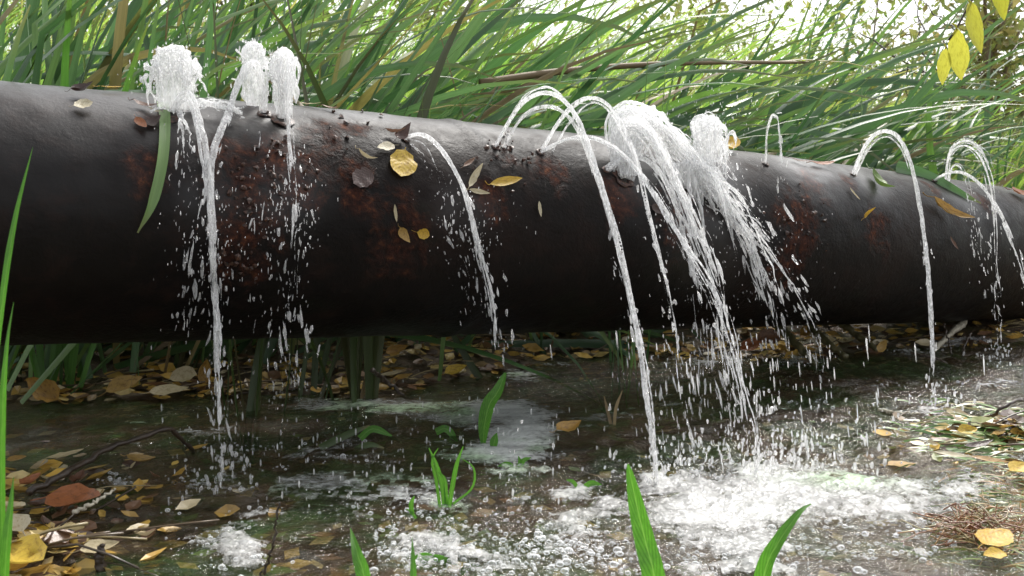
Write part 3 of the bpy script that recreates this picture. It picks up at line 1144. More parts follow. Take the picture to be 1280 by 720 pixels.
# yellow leaves on a hanging sprig, near
t = thing('willow_sprig', 'hanging sprig of big lime-yellow leaves at the top right corner', 'sprig', at(1240, -40, 1.9))
mb = MB()
for pts in ([(1240, -60), (1228, -20), (1212, 5), (1196, 35), (1186, 50)], [(1228, -20), (1240, -15), (1252, -10)]):
    tube(mb, resample([at(a, b, 1.9) for a, b in pts], 10) - np.array(t.location), .0022, 5)
mb.build('stem', M_TWIG, t)
for (a, b, c, d, tl) in [(1181, 60, 1176, 106, .1), (1195, 36, 1200, 100, -.2), (1210, 2, 1222, 68, .3), (1245, -32, 1252, 26, .1), (1262, -40, 1280, 5, .3)]:
    p0, p1 = at(a, b, 1.9), at(c, d, 1.9 + .01)
    me = leaf_mesh('leaf', 'lance', L_LIM, .08, .12, .12, a)
    for v in me.vertices:
        v.co.y *= 1.65
    o = link('leaf', me, t)
    o.matrix_local = Matrix.Translation(-t.location) @ mat44(p0, p1 - p0, unit(np.array([tl, -1, .25])), np.linalg.norm(p1 - p0))

# ------------------------------------------------------------------ leaf litter on the bank and floating
LC = [(.6, .46, .18), (.62, .42, .1), (.54, .34, .08), (.6, .38, .08), (.36, .2, .08), (.2, .11, .06), (.1, .06, .04), (.6, .5, .3), (.48, .3, .07), (.36, .26, .14)]


def scatter_litter(mb, n, gen, smin, smax, cols=LC, zoff=.006, tilt=.45):
    for i in range(n):
        x, y = gen()
        z = float(ground_z(x, y)) + zoff + random.random() * .012
        if z < .002:
            z = random.uniform(.001, .005)
        a_ = random.uniform(0, 6.28)
        nrm = unit(np.array([random.gauss(0, tilt), random.gauss(0, tilt) - .25, 1]))
        X, Y, Z = frame(None, np.array([math.cos(a_), math.sin(a_), 0]), nrm)
        s = random.uniform(smin, smax)
        wd = s * random.uniform(.18, .34)
        cl = random.uniform(-.15, .3) * s
        p = np.array([x, y, z])
        V = [p - X * s * .5, p - X * s * .15 + Y * wd + Z * cl * .4, p + X * s * .5 + Z * cl, p - X * s * .15 - Y * wd + Z * cl * .5, p + X * s * .2 + Y * wd * .8 + Z * cl * .6,
             p + X * s * .2 - Y * wd * .8 + Z * cl * .7, p - Z * .001]
        F = [(0, 6, 1), (1, 6, 4), (4, 6, 2), (2, 6, 5), (5, 6, 3), (3, 6, 0)]
        mb.add(V, F, None, np.array(random.choice(cols)) * random.uniform(.6, 1.15))


def bank():
    while True:
        x = random.uniform(-1.6, 2.6)
        d = abs(random.gauss(0, .45)) - .03
        y = float(np.interp(x, _sh[:, 0], _sh[:, 1])) + d
        return x, y


def near(px, py, sx_, sy_):
    def g():
        p = onz(random.gauss(px, sx_), min(760, random.gauss(py, sy_)))
        return p[0], p[1]
    return g


mb = MB()
scatter_litter(mb, 3400, bank, .018, .055)
scatter_litter(mb, 120, near(60, 690, 45, 22), .02, .05, LC[:3] + [LC[5], LC[6]])
scatter_litter(mb, 90, near(90, 610, 90, 25), .02, .05)
scatter_litter(mb, 200, near(1235, 545, 50, 14), .015, .05, LC + [(.12, .17, .05), (.3, .33, .12)])
scatter_litter(mb, 60, near(980, 440, 40, 8), .02, .05)
def bed():
    p = onz(random.uniform(0, 1280), random.uniform(500, 740))
    return p[0], p[1]


_gz = ground_z
for i in range(420):
    x, y = bed()
    z = float(_gz(x, y))
    z = max(z, -.035) + random.uniform(.002, .02)
    if z > -.004:
        continue
    a_ = random.uniform(0, 6.28)
    X, Y, Z = frame(None, np.array([math.cos(a_), math.sin(a_), 0]), unit(np.array([random.gauss(0, .2), random.gauss(0, .2), 1])))
    sz = random.uniform(.02, .05)
    p = np.array([x, y, z])
    mb.add([p - X * sz * .5, p + Y * sz * .25, p + X * sz * .5, p - Y * sz * .25], [(0, 1, 2, 3)], None,
           np.array(random.choice([(.5, .36, .1), (.3, .16, .07), (.12, .2, .05), (.18, .28, .07), (.55, .45, .2)])) * random.uniform(.6, 1.1))
tag(mb.build('leaf_litter', M_LITTER, None, False), kind='stuff')
# twigs and straws strewn in it
mb = MB()
for i in range(260):
    x, y = bank() if i < 225 else random.choice([near(60, 670, 60, 30), near(1230, 545, 50, 14)])()
    z = max(.004, float(ground_z(x, y)) + .012)
    a_ = random.uniform(-.7, .7)
    L = random.uniform(.04, .18)
    P = np.array([[x, y, z], [x + L * .5 * math.cos(a_), y + L * .5 * math.sin(a_), z + random.uniform(0, .02)], [x + L * math.cos(a_), y + L * math.sin(a_), z + random.uniform(-.005, .03)]])
    tube(mb, resample(P, 5), random.uniform(.0008, .0022), 4, random.choice([(.05, .035, .02), (.3, .24, .12), (.14, .1, .06)]))
tag(mb.build('litter_straw', M_LITTER), kind='stuff')

GL = 'fallen leaves lying on the litter bank and the pool'


def ground_leaf(x0, y0, x1, y1, shape, mat, label, curl=.25, cup=.25, tilt=-.35, zoff=.012, group=GL):
    pp = []
    for (a, b) in ((x0, y0), (x1, y1)):
        z = 0
        for _ in range(4):
            p = onz(a, b, z)
            z = max(.004, float(ground_z(p[0], p[1]))) + zoff
        pp.append(p)
    p0, p1 = pp
    if tilt <= -.7:                                  # leaves standing on edge
        sc_ = p0[1] / FPX
        p1 = p0 + np.array([(x1 - x0) * sc_, abs(x1 - x0) * sc_ * .3, (y0 - y1) * sc_ + .004])
    return put_leaf('fallen_leaf', shape, mat, p0, p1, unit(np.array([0, tilt, 1])), label, group, curl, cup, lift=.0)


ground_leaf(75, 502, 35, 486, 'heart', L_OCH, 'yellow-brown upturned leaf at the left waterline below the bright tuft', .5, .4, -1.2)
ground_leaf(134, 492, 178, 484, 'ovate', L_OCH, 'yellow boat-shaped leaf at the water edge right of the bright tuft', .3, .4, -.8)
ground_leaf(186, 492, 236, 488, 'ovate', L_PAL, 'pale cream flat leaf at the water edge under the pipe', .1, .1)
ground_leaf(212, 476, 244, 478, 'wide', L_PAL, 'tan upturned leaf just above the pale cream one', .3, .4, -.8)
ground_leaf(556, 468, 584, 464, 'ovate', L_YEL, 'orange-yellow leaf on the litter beside the leaning green blade', .2, .3, -.7)
ground_leaf(482, 443, 510, 441, 'ovate', L_OCH, 'ochre leaf high on the litter bank under the pipe centre', .3, .3, -.7)
ground_leaf(474, 470, 505, 466, 'lance', L_PAL, 'pale narrow leaf right of the thick reed stump', .1, .2, -.5)
ground_leaf(255, 480, 262, 450, 'ovate', L_OCH, 'tall orange-brown leaf standing beside the leftmost falling stream', .2, .2, -2.0)
ground_leaf(8, 576, 34, 574, 'ovate', L_OCH, 'brown-yellow leaf at the left edge beside the foreground reed', .2, .2)
ground_leaf(58, 575, 105, 568, 'lance', L_PAL, 'long pale leaf left of the dark bent twig', .2, .3)
ground_leaf(160, 572, 198, 582, 'lance', L_OCH, 'ochre leaf under the elbow of the dark bent twig', .2, .2)
ground_leaf(60, 625, 130, 632, 'ovate', L_RED, 'large russet leaf below the dark bent twig', .2, .2)
ground_leaf(25, 608, 50, 600, 'heart', L_RED, 'orange-brown leaf by the left foreground reeds', .4, .3)
ground_leaf(90, 605, 105, 596, 'ovate', L_BRN, 'brown leaf resting across the dark bent twig', .4, .3)
ground_leaf(46, 660, 64, 676, 'ovate', L_YEL, 'small bright yellow upright leaf in the bottom left heap', .3, .3, -1.5)
ground_leaf(10, 690, 60, 716, 'ovate', L_YEL, 'broad golden leaf lying lowest in the bottom left heap', .2, .3)
ground_leaf(70, 672, 100, 712, 'ovate', L_YEL, 'yellow-orange leaf standing in the bottom left heap', .3, .3, -1.0)
ground_leaf(25, 690, 55, 684, 'lance', L_OCH, 'orange leaf on top of the broad golden leaf', .3, .3)
ground_leaf(100, 690, 150, 684, 'ovate', L_PAL, 'cream leaf at the right of the bottom left heap', .2, .2)
ground_leaf(30, 668, 16, 652, 'ovate', L_PAL, 'pale leaf behind the bottom left heap', .2, .3)
ground_leaf(1228, 682, 1260, 668, 'heart', L_YEL, 'bright yellow heart-shaped leaf on the red rootlets', .1, .1, -.25, .02)
ground_leaf(1256, 692, 1228, 697, 'ovate', L_YEL, 'pale yellow leaf under the bright heart-shaped one', .1, .2, -.4, .02)
ground_leaf(1196, 540, 1224, 544, 'ovate', L_YEL, 'deep yellow leaf on the right-hand leaf raft', .2, .3, -.8)
ground_leaf(1168, 566, 1215, 575, 'lance', L_PAL, 'pale long leaf on the near edge of the right-hand leaf raft', .1, .2)
ground_leaf(1214, 572, 1262, 582, 'lance', L_OCH, 'straw leaf along the near edge of the right-hand leaf raft', .1, .2)
ground_leaf(1158, 552, 1172, 562, 'ovate', L_PAL, 'cream leaf at the left tip of the right-hand leaf raft', .3, .3, -.8)
ground_leaf(1205, 560, 1240, 556, 'lance', L_DRK, 'dark wet leaf in the middle of the right-hand leaf raft', .2, .2)
ground_leaf(1262, 590, 1290, 584, 'ovate', L_YEL, 'yellow leaf at the right edge of the pool', .1, .2)
ground_leaf(1110, 582, 1145, 580, 'ovate', L_OCH, 'sunken ochre leaf left of the right-hand leaf raft', .0, .05, 0, -.0)
ground_leaf(695, 540, 724, 534, 'ovate', L_OCH, 'orange-brown floating leaf right of the pale scum', .3, .25, -.5)
ground_leaf(1098, 440, 1108, 428, 'heart', L_OCH, 'tan leaf caught on the end of the broken stalk', .3, .2, -1.5, .03)
ground_leaf(1000, 420, 1022, 412, 'ovate', L_OCH, 'yellow leaf behind the leaning stalks under the right of the pipe', .3, .3, -1)
ground_leaf(925, 438, 955, 432, 'ovate', L_RED, 'orange leaf in the small heap under the big gush', .3, .3, -1)
ground_leaf(945, 426, 975, 428, 'wide', L_BRN, 'brown leaf topping the small heap under the big gush', .3, .3, -1)

mb = MB()
for i in range(420):
    p = onz(random.gauss(1235, 45), random.gauss(545, 16), 0)
    p[2] = max(.003, float(ground_z(p[0], p[1])) + .004)
    L = random.uniform(.02, .07)
    a_ = random.gauss(.1, .5)
    d = np.array([math.cos(a_) * random.choice((-1, 1)), math.sin(a_) * .6, random.uniform(.05, .5)]) * L
    s_ = np.linspace(0, 1, 5)[:, None]
    ribbon(mb, p + d * s_ + np.array([0, 0, -.4 * L]) * s_ ** 2.2 * .6, random.uniform(.002, .005) * np.array([1, 1, .9, .6, .1]), np.array([random.random(), random.random(), .3]), .1, 2,
           random.choice([(.08, .17, .04), (.14, .25, .06), (.2, .3, .1), (.4, .36, .16)]))
tag(mb.build('pond_weed', M_LITTER), kind='stuff')

# ------------------------------------------------------------------ twigs, stalks
def twig(name, label, pts, r, mat, Y=None, zs=None, cat='twig', sides=7, jit=.003, knob=0):
    if Y is None:
        P = [onz(a, b, z) for (a, b), z in zip(pts, zs)]
    else:
        P = [at(a, b, y) for (a, b), y in zip(pts, Y)]
    Q = resample(P, 28)
    Q[1:-1] += rng.normal(size=(26, 3)) * jit * .5
    base = Q[0].copy()
    mb = MB()
    rr = np.linspace(r, r * .55, 28) * (1 + .12 * rng.normal(size=28))
    tube(mb, Q - base, rr, sides)
    o = mb.build(name, mat)
    o.location = Vector(base.tolist())
    return tag(o, label, cat)


twig('bent_twig', 'dark wet twig bent in an elbow over the water at the left', [(36, 616), (80, 592), (140, 560), (204, 537), (225, 546), (242, 566)], .006, M_TWIG, zs=[.02, .03, .045, .06, .04, .0])
twig('broken_stalk', 'broken brown-green stalk slanting down under the right of the pipe', [(1045, 398), (1070, 418), (1096, 437)], .011, M_STALK, Y=[2.55, 2.5, 2.42], cat='stalk')
twig('leaning_stalk', 'thick olive stalk slanting into the water under the big gush', [(960, 396), (990, 425), (1020, 455)], .014, M_STALK, Y=[2.5, 2.4, 2.3], cat='stalk')
twig('leaning_stalk', 'olive stalk slanting just right of the thick one under the gush', [(1005, 398), (1030, 425), (1058, 446)], .013, M_STALK, Y=[2.55, 2.45, 2.38], cat='stalk')
twig('pale_root', 'pale grey root slanting left under the pipe near the rightmost jets', [(1205, 402), (1185, 420), (1165, 440)], .011, M_ROOT, Y=[2.75, 2.65, 2.55], cat='root')
twig('arched_twig', 'thin black twig arching out of the water right of the arched jet', [(1138, 441), (1160, 446), (1180, 452), (1188, 462), (1188, 478)], .0035, M_TWIG, Y=[2.45, 2.42, 2.4, 2.38, 2.36])
twig('upright_twig', 'thin dark twig standing right of the arched jet', [(1180, 404), (1185, 425), (1190, 446)], .003, M_TWIG, Y=[2.6, 2.55, 2.5])
twig('slanting_twig', 'thin dark twig slanting left of the rightmost jet', [(1213, 416), (1206, 432), (1203, 446)], .003, M_TWIG, Y=[2.6, 2.55, 2.5])
twig('dark_root', 'dark forked root under the far right end of the pipe', [(1216, 400), (1222, 415), (1236, 428)], .008, M_TWIG, Y=[2.9, 2.85, 2.8], cat='root')
twig('shore_twig', 'thin dark twig reaching from the right edge over the leaf raft', [(1300, 492), (1262, 505), (1242, 518), (1226, 524)], .004, M_TWIG, zs=[.05, .05, .03, .01])
twig('litter_twig', 'brown twig slanting from the thick reed stump into the water', [(465, 462), (485, 478), (505, 494)], .005, M_TWIG, zs=[.08, .04, .01])
twig('bow_twig', 'thin bowed twig between the two reed stumps', [(408, 476), (414, 464), (426, 458), (436, 460)], .004, M_TWIG, zs=[.02, .05, .06, .06])
twig('straw', 'straw coloured stem lying over the leaves at the left above the heap', [(92, 640), (120, 628), (144, 610)], .003, M_ROOT, zs=[.02, .03, .04], cat='straw')
twig('upright_straw', 'thin dark upright stem in the near water left of centre', [(327, 722), (338, 690), (346, 650), (349, 628)], .002, M_TWIG, Y=[1.02, 1.02, 1.02, 1.02], cat='stem')
twig('rotten_reed', 'short dark rotten stem standing right of the bottom left heap', [(126, 720), (125, 700), (128, 680)], .006, M_TWIG, Y=[1.08, 1.08, 1.08], cat='stem')
twig('floating_straw', 'pale thin straw floating left of the right-hand leaf raft', [(1098, 512), (1125, 516), (1150, 518)], .003, M_ROOT, zs=[.005, .008, .006], cat='straw')

# ------------------------------------------------------------------ foreground plants
LF = lambda s: np.clip(np.sin(np.pi * (.12 + .88 * s) ** .9), .01, 1) ** .8
px_blade('dock_plant', [(832, 830), (818, 722), (809, 685), (797, 636), (785, 580)], 50, M_FRESH, 'broad bright green leaf standing in the near foreground right of centre', 'leaf',
         [.92, .92, .93, .94, .95], .1, 7, 30, .3, shape=lambda s: np.clip(1 - s, .005, 1) ** .6 * (.55 + .5 * s) * 1.15)
px_blade('grass_plant', [(945, 830), (955, 720), (975, 675), (1000, 640), (1014, 630)], 38, M_FRESH, 'curved bright green leaf in the near foreground below the foam', 'leaf',
         [.98, .98, .98, .99, 1.0], .2, 5, 26, .5, shape=lambda s: np.clip(1 - s, .01, 1) ** .75 * (.6 + .6 * s) * 1.15)
px_blade('lone_reed', [(-18, 560), (4, 370), (20, 270), (41, 184)], 8, M_FRESH, 'slim bright reed blade rising in front of the pipe at the left edge', 'reed', [.9, .92, .95, .98], .2, 5, 24, .4)
px_blade('lone_reed', [(4, 800), (2, 560), (8, 440), (17, 378)], 10, M_FRESH, 'shorter green reed blade at the left edge, reaching the pipe bottom', 'reed', [.86, .87, .88, .9], .2, 5, 24, .3)
px_blade('lone_reed', [(2, 800), (8, 690), (14, 630), (17, 596)], 13, M_FRESH, 'short dark green reed blade in the bottom left corner', 'reed', [.84, .84, .85, .86], .2, 5, 20, .5)
px_blade('lone_reed', [(464, 800), (456, 725), (446, 690), (438, 660)], 19, M_FRESH, 'single soft green blade tip at the bottom edge left of centre', 'reed', [.84, .85, .86, .88], .15, 5, 20, .3)
px_blade('lone_reed', [(516, 800), (517, 725), (516, 690), (515, 672)], 9, M_FRESH, 'faint narrow blade tip at the bottom edge near the frothy lump', 'reed', [.86, .87, .88, .89], .15, 5, 16, .2)
Yw = onz(606, 556)[1]
px_blade('pond_plant', [(604, 558), (606, 530), (612, 505), (622, 490), (632, 466)], 19, M_FRESH, 'upright green leaf standing out of the pale scum in mid pool', 'leaf', [Yw, Yw, Yw, Yw, Yw + .02], .15, 5, 22, .5,
         shape=lambda s: np.sin(np.pi * (.06 + .9 * s)) ** .8)
px_blade('pond_plant', [(616, 562), (618, 552), (621, 541)], 11, M_FRESH, 'tiny green leaf at the foot of the upright leaf in mid pool', 'leaf', Yw - .02, .15, 5, 12, .3, shape=lambda s: np.sin(np.pi * (.1 + .88 * s)))

GPp = 'small water plants in the pool'


def sprout(px, py, label, blades):
    b = onz(px, py)
    t = thing('water_plant', label, 'water plant', b, GPp)
    for (pts, wpx, mat) in blades:
        Q = resample([(*p,) for p in pts], 12)
        P = np.array([at(q[0], q[1], b[1] - .004) for q in Q]) - b
        mb = MB()
        ribbon(mb, P, wpx * b[1] / FPX * np.clip((1.02 - np.linspace(0, 1, 12)) / .4, .1, 1) ** .7, view_side(P + b), .15)
        mb.build('shoot', mat, t)
    return t


sprout(560, 632, 'young water plant with yellow-green shoots on a pale foamy tuft', [
    ([(556, 634), (552, 605), (545, 580), (536, 560)], 6, M_FRESH), ([(561, 634), (566, 605), (571, 580), (579, 558)], 6, M_FRESH),
    ([(550, 634), (545, 600), (540, 575), (548, 560)], 4, M_FRESH), ([(558, 634), (556, 600), (548, 590)], 5, M_FRESH), ([(566, 630), (590, 610), (592, 585), (575, 572)], 3, M_FRESH)])
sprout(766, 530, 'faint pair of pale blades standing in the pool left of the front jet', [([(768, 532), (770, 510), (778, 488)], 4, M_DEAD), ([(764, 532), (760, 515), (755, 495)], 4, M_DEAD)])
sprout(515, 648, 'little green blades left of the pale foamy tuft', [([(515, 642), (514, 630), (518, 620)], 6, M_FRESH), ([(520, 648), (514, 640), (508, 636)], 4, M_FRESH)])
sprout(596, 472, 'dark green blade leaning left over the litter bank', [([(600, 474), (585, 450), (570, 425), (560, 405)], 9, M_SHEATH)])
sprout(650, 585, 'pale green rosette on the near edge of the scum', [([(645, 588), (635, 580), (622, 583)], 6, M_FRESH), ([(650, 588), (654, 576), (664, 572)], 6, M_FRESH), ([(648, 588), (650, 578), (648, 570)], 5, M_FRESH)])
sprout(735, 612, 'small pale green leaves at the tip of the left foam tail', [([(728, 612), (738, 604), (752, 606)], 7, M_FRESH), ([(722, 610), (716, 602), (708, 600)], 5, M_FRESH)])
sprout(540, 700, 'lime green leaves by the frothy lump at the bottom', [([(520, 706), (545, 698), (572, 706)], 10, M_FRESH), ([(575, 716), (590, 708), (606, 712)], 9, M_FRESH), ([(515, 700), (530, 694), (548, 698)], 7, M_FRESH)])
sprout(440, 560, 'submerged dark green weed patch left of the scum', [([(400, 560), (430, 545), (462, 532)], 9, M_SHEATH), ([(430, 570), (460, 556), (480, 560)], 8, M_SHEATH), ([(450, 548), (466, 536), (490, 545)], 9, M_FRESH)])
sprout(568, 545, 'bright green leaf floating on the dark edge of the scum', [([(545, 540), (558, 536), (572, 552)], 9, M_FRESH)])

# red rootlets and a mossy fringe on the right shore
t = thing('root_mat', 'tangle of fine red rootlets at the lower right shore', 'root mat', onz(1215, 680))
mb = MB()
for i in range(240):
    p = onz(random.gauss(1220, 24), random.gauss(670, 10), .0)
    p[2] = max(.002, float(ground_z(p[0], p[1]))) + random.uniform(0, .02)
    q = p + np.array([random.gauss(0, .025), random.gauss(0, .02), random.uniform(-.01, .012)])
    tube(mb, resample([p, (p + q) / 2 + rng.normal(size=3) * .006, q], 6) - np.array(t.location), .0008, 4, random.choice([(.3, .12, .05), (.36, .2, .08), (.2, .08, .04), (.3, .24, .1)]), False)
tag(mb.build('rootlet', M_LITTER, t), kind='stuff')
mb = MB()
for i in range(900):
    p = onz(random.gauss(1268, 36), random.gauss(625, 38), 0)
    z = float(ground_z(p[0], p[1]))
    p[2] = max(z, -.002)
    c = random.choice([(.12, .2, .04), (.3, .16, .05), (.22, .28, .06), (.35, .24, .08)])
    d = np.array([random.gauss(-.02, .03), random.gauss(-.02, .02), random.uniform(.004, .02)])
    s = np.linspace(0, 1, 4)[:, None]
    ribbon(mb, p + d * s + np.array([0, 0, -.012]) * s ** 2, np.array([.0022, .002, .0015, .0003]), np.array([random.random(), random.random(), .2]), .1, 2, c)
tag(mb.build('moss', M_LITTER), kind='stuff')

# ------------------------------------------------------------------ foam and painted sheen on the pool
foam_px = [  # px, py, rx, ry, strength
    (900, 640, 105, 40, 1.2), (1000, 630, 130, 40, .85), (1120, 640, 70, 26, .7), (870, 690, 50, 30, .6), (700, 700, 120, 30, .5), (860, 610, 60, 22, 1.0), (960, 620, 90, 32, 1.1), (1040, 606, 70, 20, .95), (1050, 640, 80, 20, .75), (930, 680, 55, 40, .9),
    (1000, 655, 60, 16, .8), (1120, 615, 60, 18, .7), (1200, 610, 40, 18, .62), (1180, 645, 40, 14, .5), (1150, 690, 16, 26, .62), (1100, 655, 30, 10, .6), (1075, 698, 26, 6, .7), (965, 715, 60, 16, .6),
    (760, 640, 70, 16, .8), (715, 620, 34, 18, .75), (700, 665, 50, 26, .62), (745, 690, 60, 26, .5), (640, 690, 40, 20, .5), (560, 632, 36, 18, .8), (530, 690, 50, 22, .75), (620, 705, 70, 18, .7),
    (510, 710, 26, 14, .6), (300, 690, 42, 30, .9), (640, 650, 640, 100, .3), (420, 570, 200, 40, .32), (1050, 500, 160, 30, .26), (285, 600, 30, 9, .35), (240, 605, 30, 12, .5), (155, 600, 30, 10, .5), (390, 600, 25, 12, .35), (390, 570, 40, 14, .28), (650, 590, 40, 10, .7),  # wide faint entries: foam flecks, partly painted in for pale reflections
    (820, 600, 22, 9, 1.0), (945, 592, 30, 9, 1.0), (1000, 590, 60, 16, .8), (1168, 515, 24, 6, .75), (1255, 545, 30, 10, .6), (1190, 425, 60, 10, .8), (1120, 440, 60, 6, .5), (1240, 480, 40, 8, .6),
    (990, 452, 30, 6, .7), (1265, 570, 20, 8, .6), (840, 440, 70, 8, .55), (450, 645, 60, 14, .3), (830, 690, 40, 26, .4), (1050, 470, 60, 8, .3), (680, 590, 14, 8, .7), (610, 556, 22, 6, .3)]
sheen_px = [(430, 508, 85, 11, 1.0), (380, 503, 30, 6, .8), (520, 512, 80, 14, 1.05), (500, 540, 40, 8, .6), (600, 520, 90, 24, 1.1), (650, 540, 50, 32, 1.1), (625, 570, 65, 18, 1.0), (560, 535, 60, 12, .5), (655, 470, 40, 10, .7), (700, 455, 40, 5, .4),
           (140, 508, 80, 8, .3), (330, 560, 200, 40, .42), (450, 620, 200, 40, .5), (180, 550, 120, 30, .45), (900, 520, 260, 40, .4), (860, 452, 90, 7, .45)]  # pale reflections on the water, painted as patches of thin film


def field(PX, PY, lst):
    f = np.zeros(PX.shape)
    for (a, b, c, d, s) in lst:
        f = np.maximum(f, s * np.exp(-(((PX - a) / c) ** 2 + ((PY - b) / d) ** 2) ** 1.3 * .7))
    return f


def foam_layer(name, lst, step, thr, hgt, tintf, nscale, amp, cov):
    xs = np.arange(-1.25, 1.75, step)
    ys = np.arange(.95, 2.75, step * 1.25)
    X, Y = np.meshgrid(xs, ys)
    PX, PY = proj(np.stack([X, Y, 0 * X], -1))
    wx_ = fbm(np.stack([X * 5, Y * 5, 0 * X + 1.7], -1), 3) - .5
    wy_ = fbm(np.stack([X * 5, Y * 5, 0 * X + 8.1], -1), 3) - .5
    P3 = np.stack([(X + .22 * wx_) * nscale, (Y + .16 * wy_) * nscale * 1.25, 0 * X + 3.3], -1)
    nz = fbm(P3, 5) - .5
    cell = np.abs(fbm(P3 * 2.7 + 9, 3) - .5) * 2                   # thin lacy holes
    f = field(PX, PY, lst)
    m = f - .04 + amp * 1.25 * nz * sstep(.02, .25, f) - .35 * (1 - sstep(.0, .16, cell)) * sstep(1.0, .5, f)
    on = m > thr
    wzi = (fbm(np.stack([X * 7, Y * 11, 0 * X], -1), 3) - .5) * .012
    Z = wzi + .003 + hgt * sstep(thr, thr + .5, m) * (.35 + 1.5 * np.abs(fbm(np.stack([X * 60, Y * 60, 0 * X], -1), 4) - .5) * 2)
    nx = len(xs)
    q = on[:-1, :-1] & on[1:, :-1] & on[:-1, 1:] & on[1:, 1:]
    J, I = np.nonzero(q)
    idx = np.full(X.shape, -1)
    used = np.zeros(X.shape, bool)
    for a_, b_ in ((0, 0), (1, 0), (0, 1), (1, 1)):
        used[J + a_, I + b_] = True
    idx[used] = np.arange(used.sum())
    F = np.stack([idx[J, I], idx[J, I + 1], idx[J + 1, I + 1], idx[J + 1, I]], 1).tolist()
    V = np.stack([X, Y, Z], -1)[used]
    mb = MB()
    mb.add(V, F, None, tintf(PX[used], PY[used], V))
    o = mb.build(name, M_FOAM)
    a = o.data.attributes.new('cover', 'FLOAT', 'POINT')
    a.data.foreach_set('value', np.clip((m[used] - thr) * cov + .1, 0, 1.15))
    return o, X[on], Y[on], m[on]


def foam_tint(px, py, V):
    g = np.exp(-((px - 1060) / 60) ** 2 - ((py - 602) / 14) ** 2) * .7 + np.exp(-((px - 640) / 60) ** 2 - ((py - 590) / 12) ** 2) * .5 + np.exp(-((px - 565) / 40) ** 2 - ((py - 640) / 14) ** 2) * .6
    g = np.clip(g + .25 * (fbm(V * 14, 3) - .5), 0, 1)[:, None]
    return np.array([.46, .46, .45]) * (.5 + 1.0 * fbm(V * 30, 3)[:, None]) * (1 - g) + np.array([.5, .72, .42]) * g


def sheen_tint(px, py, V):  # reflected brightness put into the film's colour, with streaks and some green
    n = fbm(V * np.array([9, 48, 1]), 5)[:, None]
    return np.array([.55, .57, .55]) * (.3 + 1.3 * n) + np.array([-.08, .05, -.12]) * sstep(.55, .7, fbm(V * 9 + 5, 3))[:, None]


fo, FX, FY, FM = foam_layer('foam', foam_px, .0048, .33, .008, foam_tint, 16, .95, 1.5)
tag(fo, kind='stuff')
so, _, _, _ = foam_layer('sheen', sheen_px, .0075, .4, .001, sheen_tint, 7, 1.1, 1.3)  # flat pale film painted to stand for the reflecting patch of water
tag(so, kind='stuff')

ico = bmesh.new()
bmesh.ops.create_icosphere(ico, subdivisions=2, radius=1)
IV = np.array([v.co[:] for v in ico.verts])
IF = [tuple(v.index for v in f.verts) for f in ico.faces]
ico.free()
bm1 = bmesh.new()
bmesh.ops.create_icosphere(bm1, subdivisions=1, radius=1)
DV = np.array([v.co[:] for v in bm1.verts])
DF = [tuple(v.index for v in f.verts) for f in bm1.faces]
bm1.free()

mb = MB()
edge = np.nonzero(FM < .75)[0]
for i in rng.choice(edge, 2600):
    r = min(.0048, .0007 + rng.exponential(.0008))
    mb.add(IV * r * np.array([1, 1, .75]) + np.array([FX[i] + rng.normal() * .01, FY[i] + rng.normal() * .01, .003]), IF)
for (cx, cy, n, sx_, sy_) in [(530, 690, 300, 36, 16), (640, 700, 260, 70, 16), (745, 690, 260, 70, 22), (960, 690, 200, 90, 20), (515, 640, 60, 14, 10), (700, 660, 120, 40, 16), (1090, 665, 90, 40, 20), (300, 690, 40, 26, 16)]:
    for k2 in range(n):
        p = onz(random.gauss(cx, sx_), min(760, random.gauss(cy, sy_)))
        r = min(.006, .0008 + random.expovariate(1 / .001))
        mb.add(IV * r * np.array([1, 1, .7]) + np.array([p[0], p[1], .003]), IF)
tag(mb.build('foam_bubbles', M_BUB), kind='stuff')

# ------------------------------------------------------------------ water jets
SUR = 'water jets leaking from the pipe'


def jet_path(pts, n=90, d0=None, d1=None, end='water'):
    C = resample(pts, n)
    p0, n0 = onpipe(*pts[0])
    y0 = p0[1] if d0 is None else d0
    mid_ = float(np.interp(pts[-1][0], [0, 1280], [290, 330]))
    y1 = d1 if d1 is not None else min(onz(*pts[-1])[1], onpipe(pts[-1][0], mid_)[0][1] - .05)
    s = np.linspace(0, 1, n)
    out = []
    for i in range(n):
        y = y0 + (y1 - y0) * s[i]
        P = at(C[i, 0], C[i, 1], y)
        for _ in range(60):
            dd, A = pipe_dist(P)
            if dd >= PR + .016 * min(1, s[i] / .12) or i < 3:
                break
            y -= .008
            P = at(C[i, 0], C[i, 1], y)
        out.append(P)
    P = np.array(out)
    k_ = np.ones(7) / 7
    Pp = np.pad(P, ((3, 3), (0, 0)), 'edge')
    Ps = np.stack([np.convolve(Pp[:, c], k_, 'valid') for c in range(3)], 1)
    Ps[0] = P[0]
    return Ps


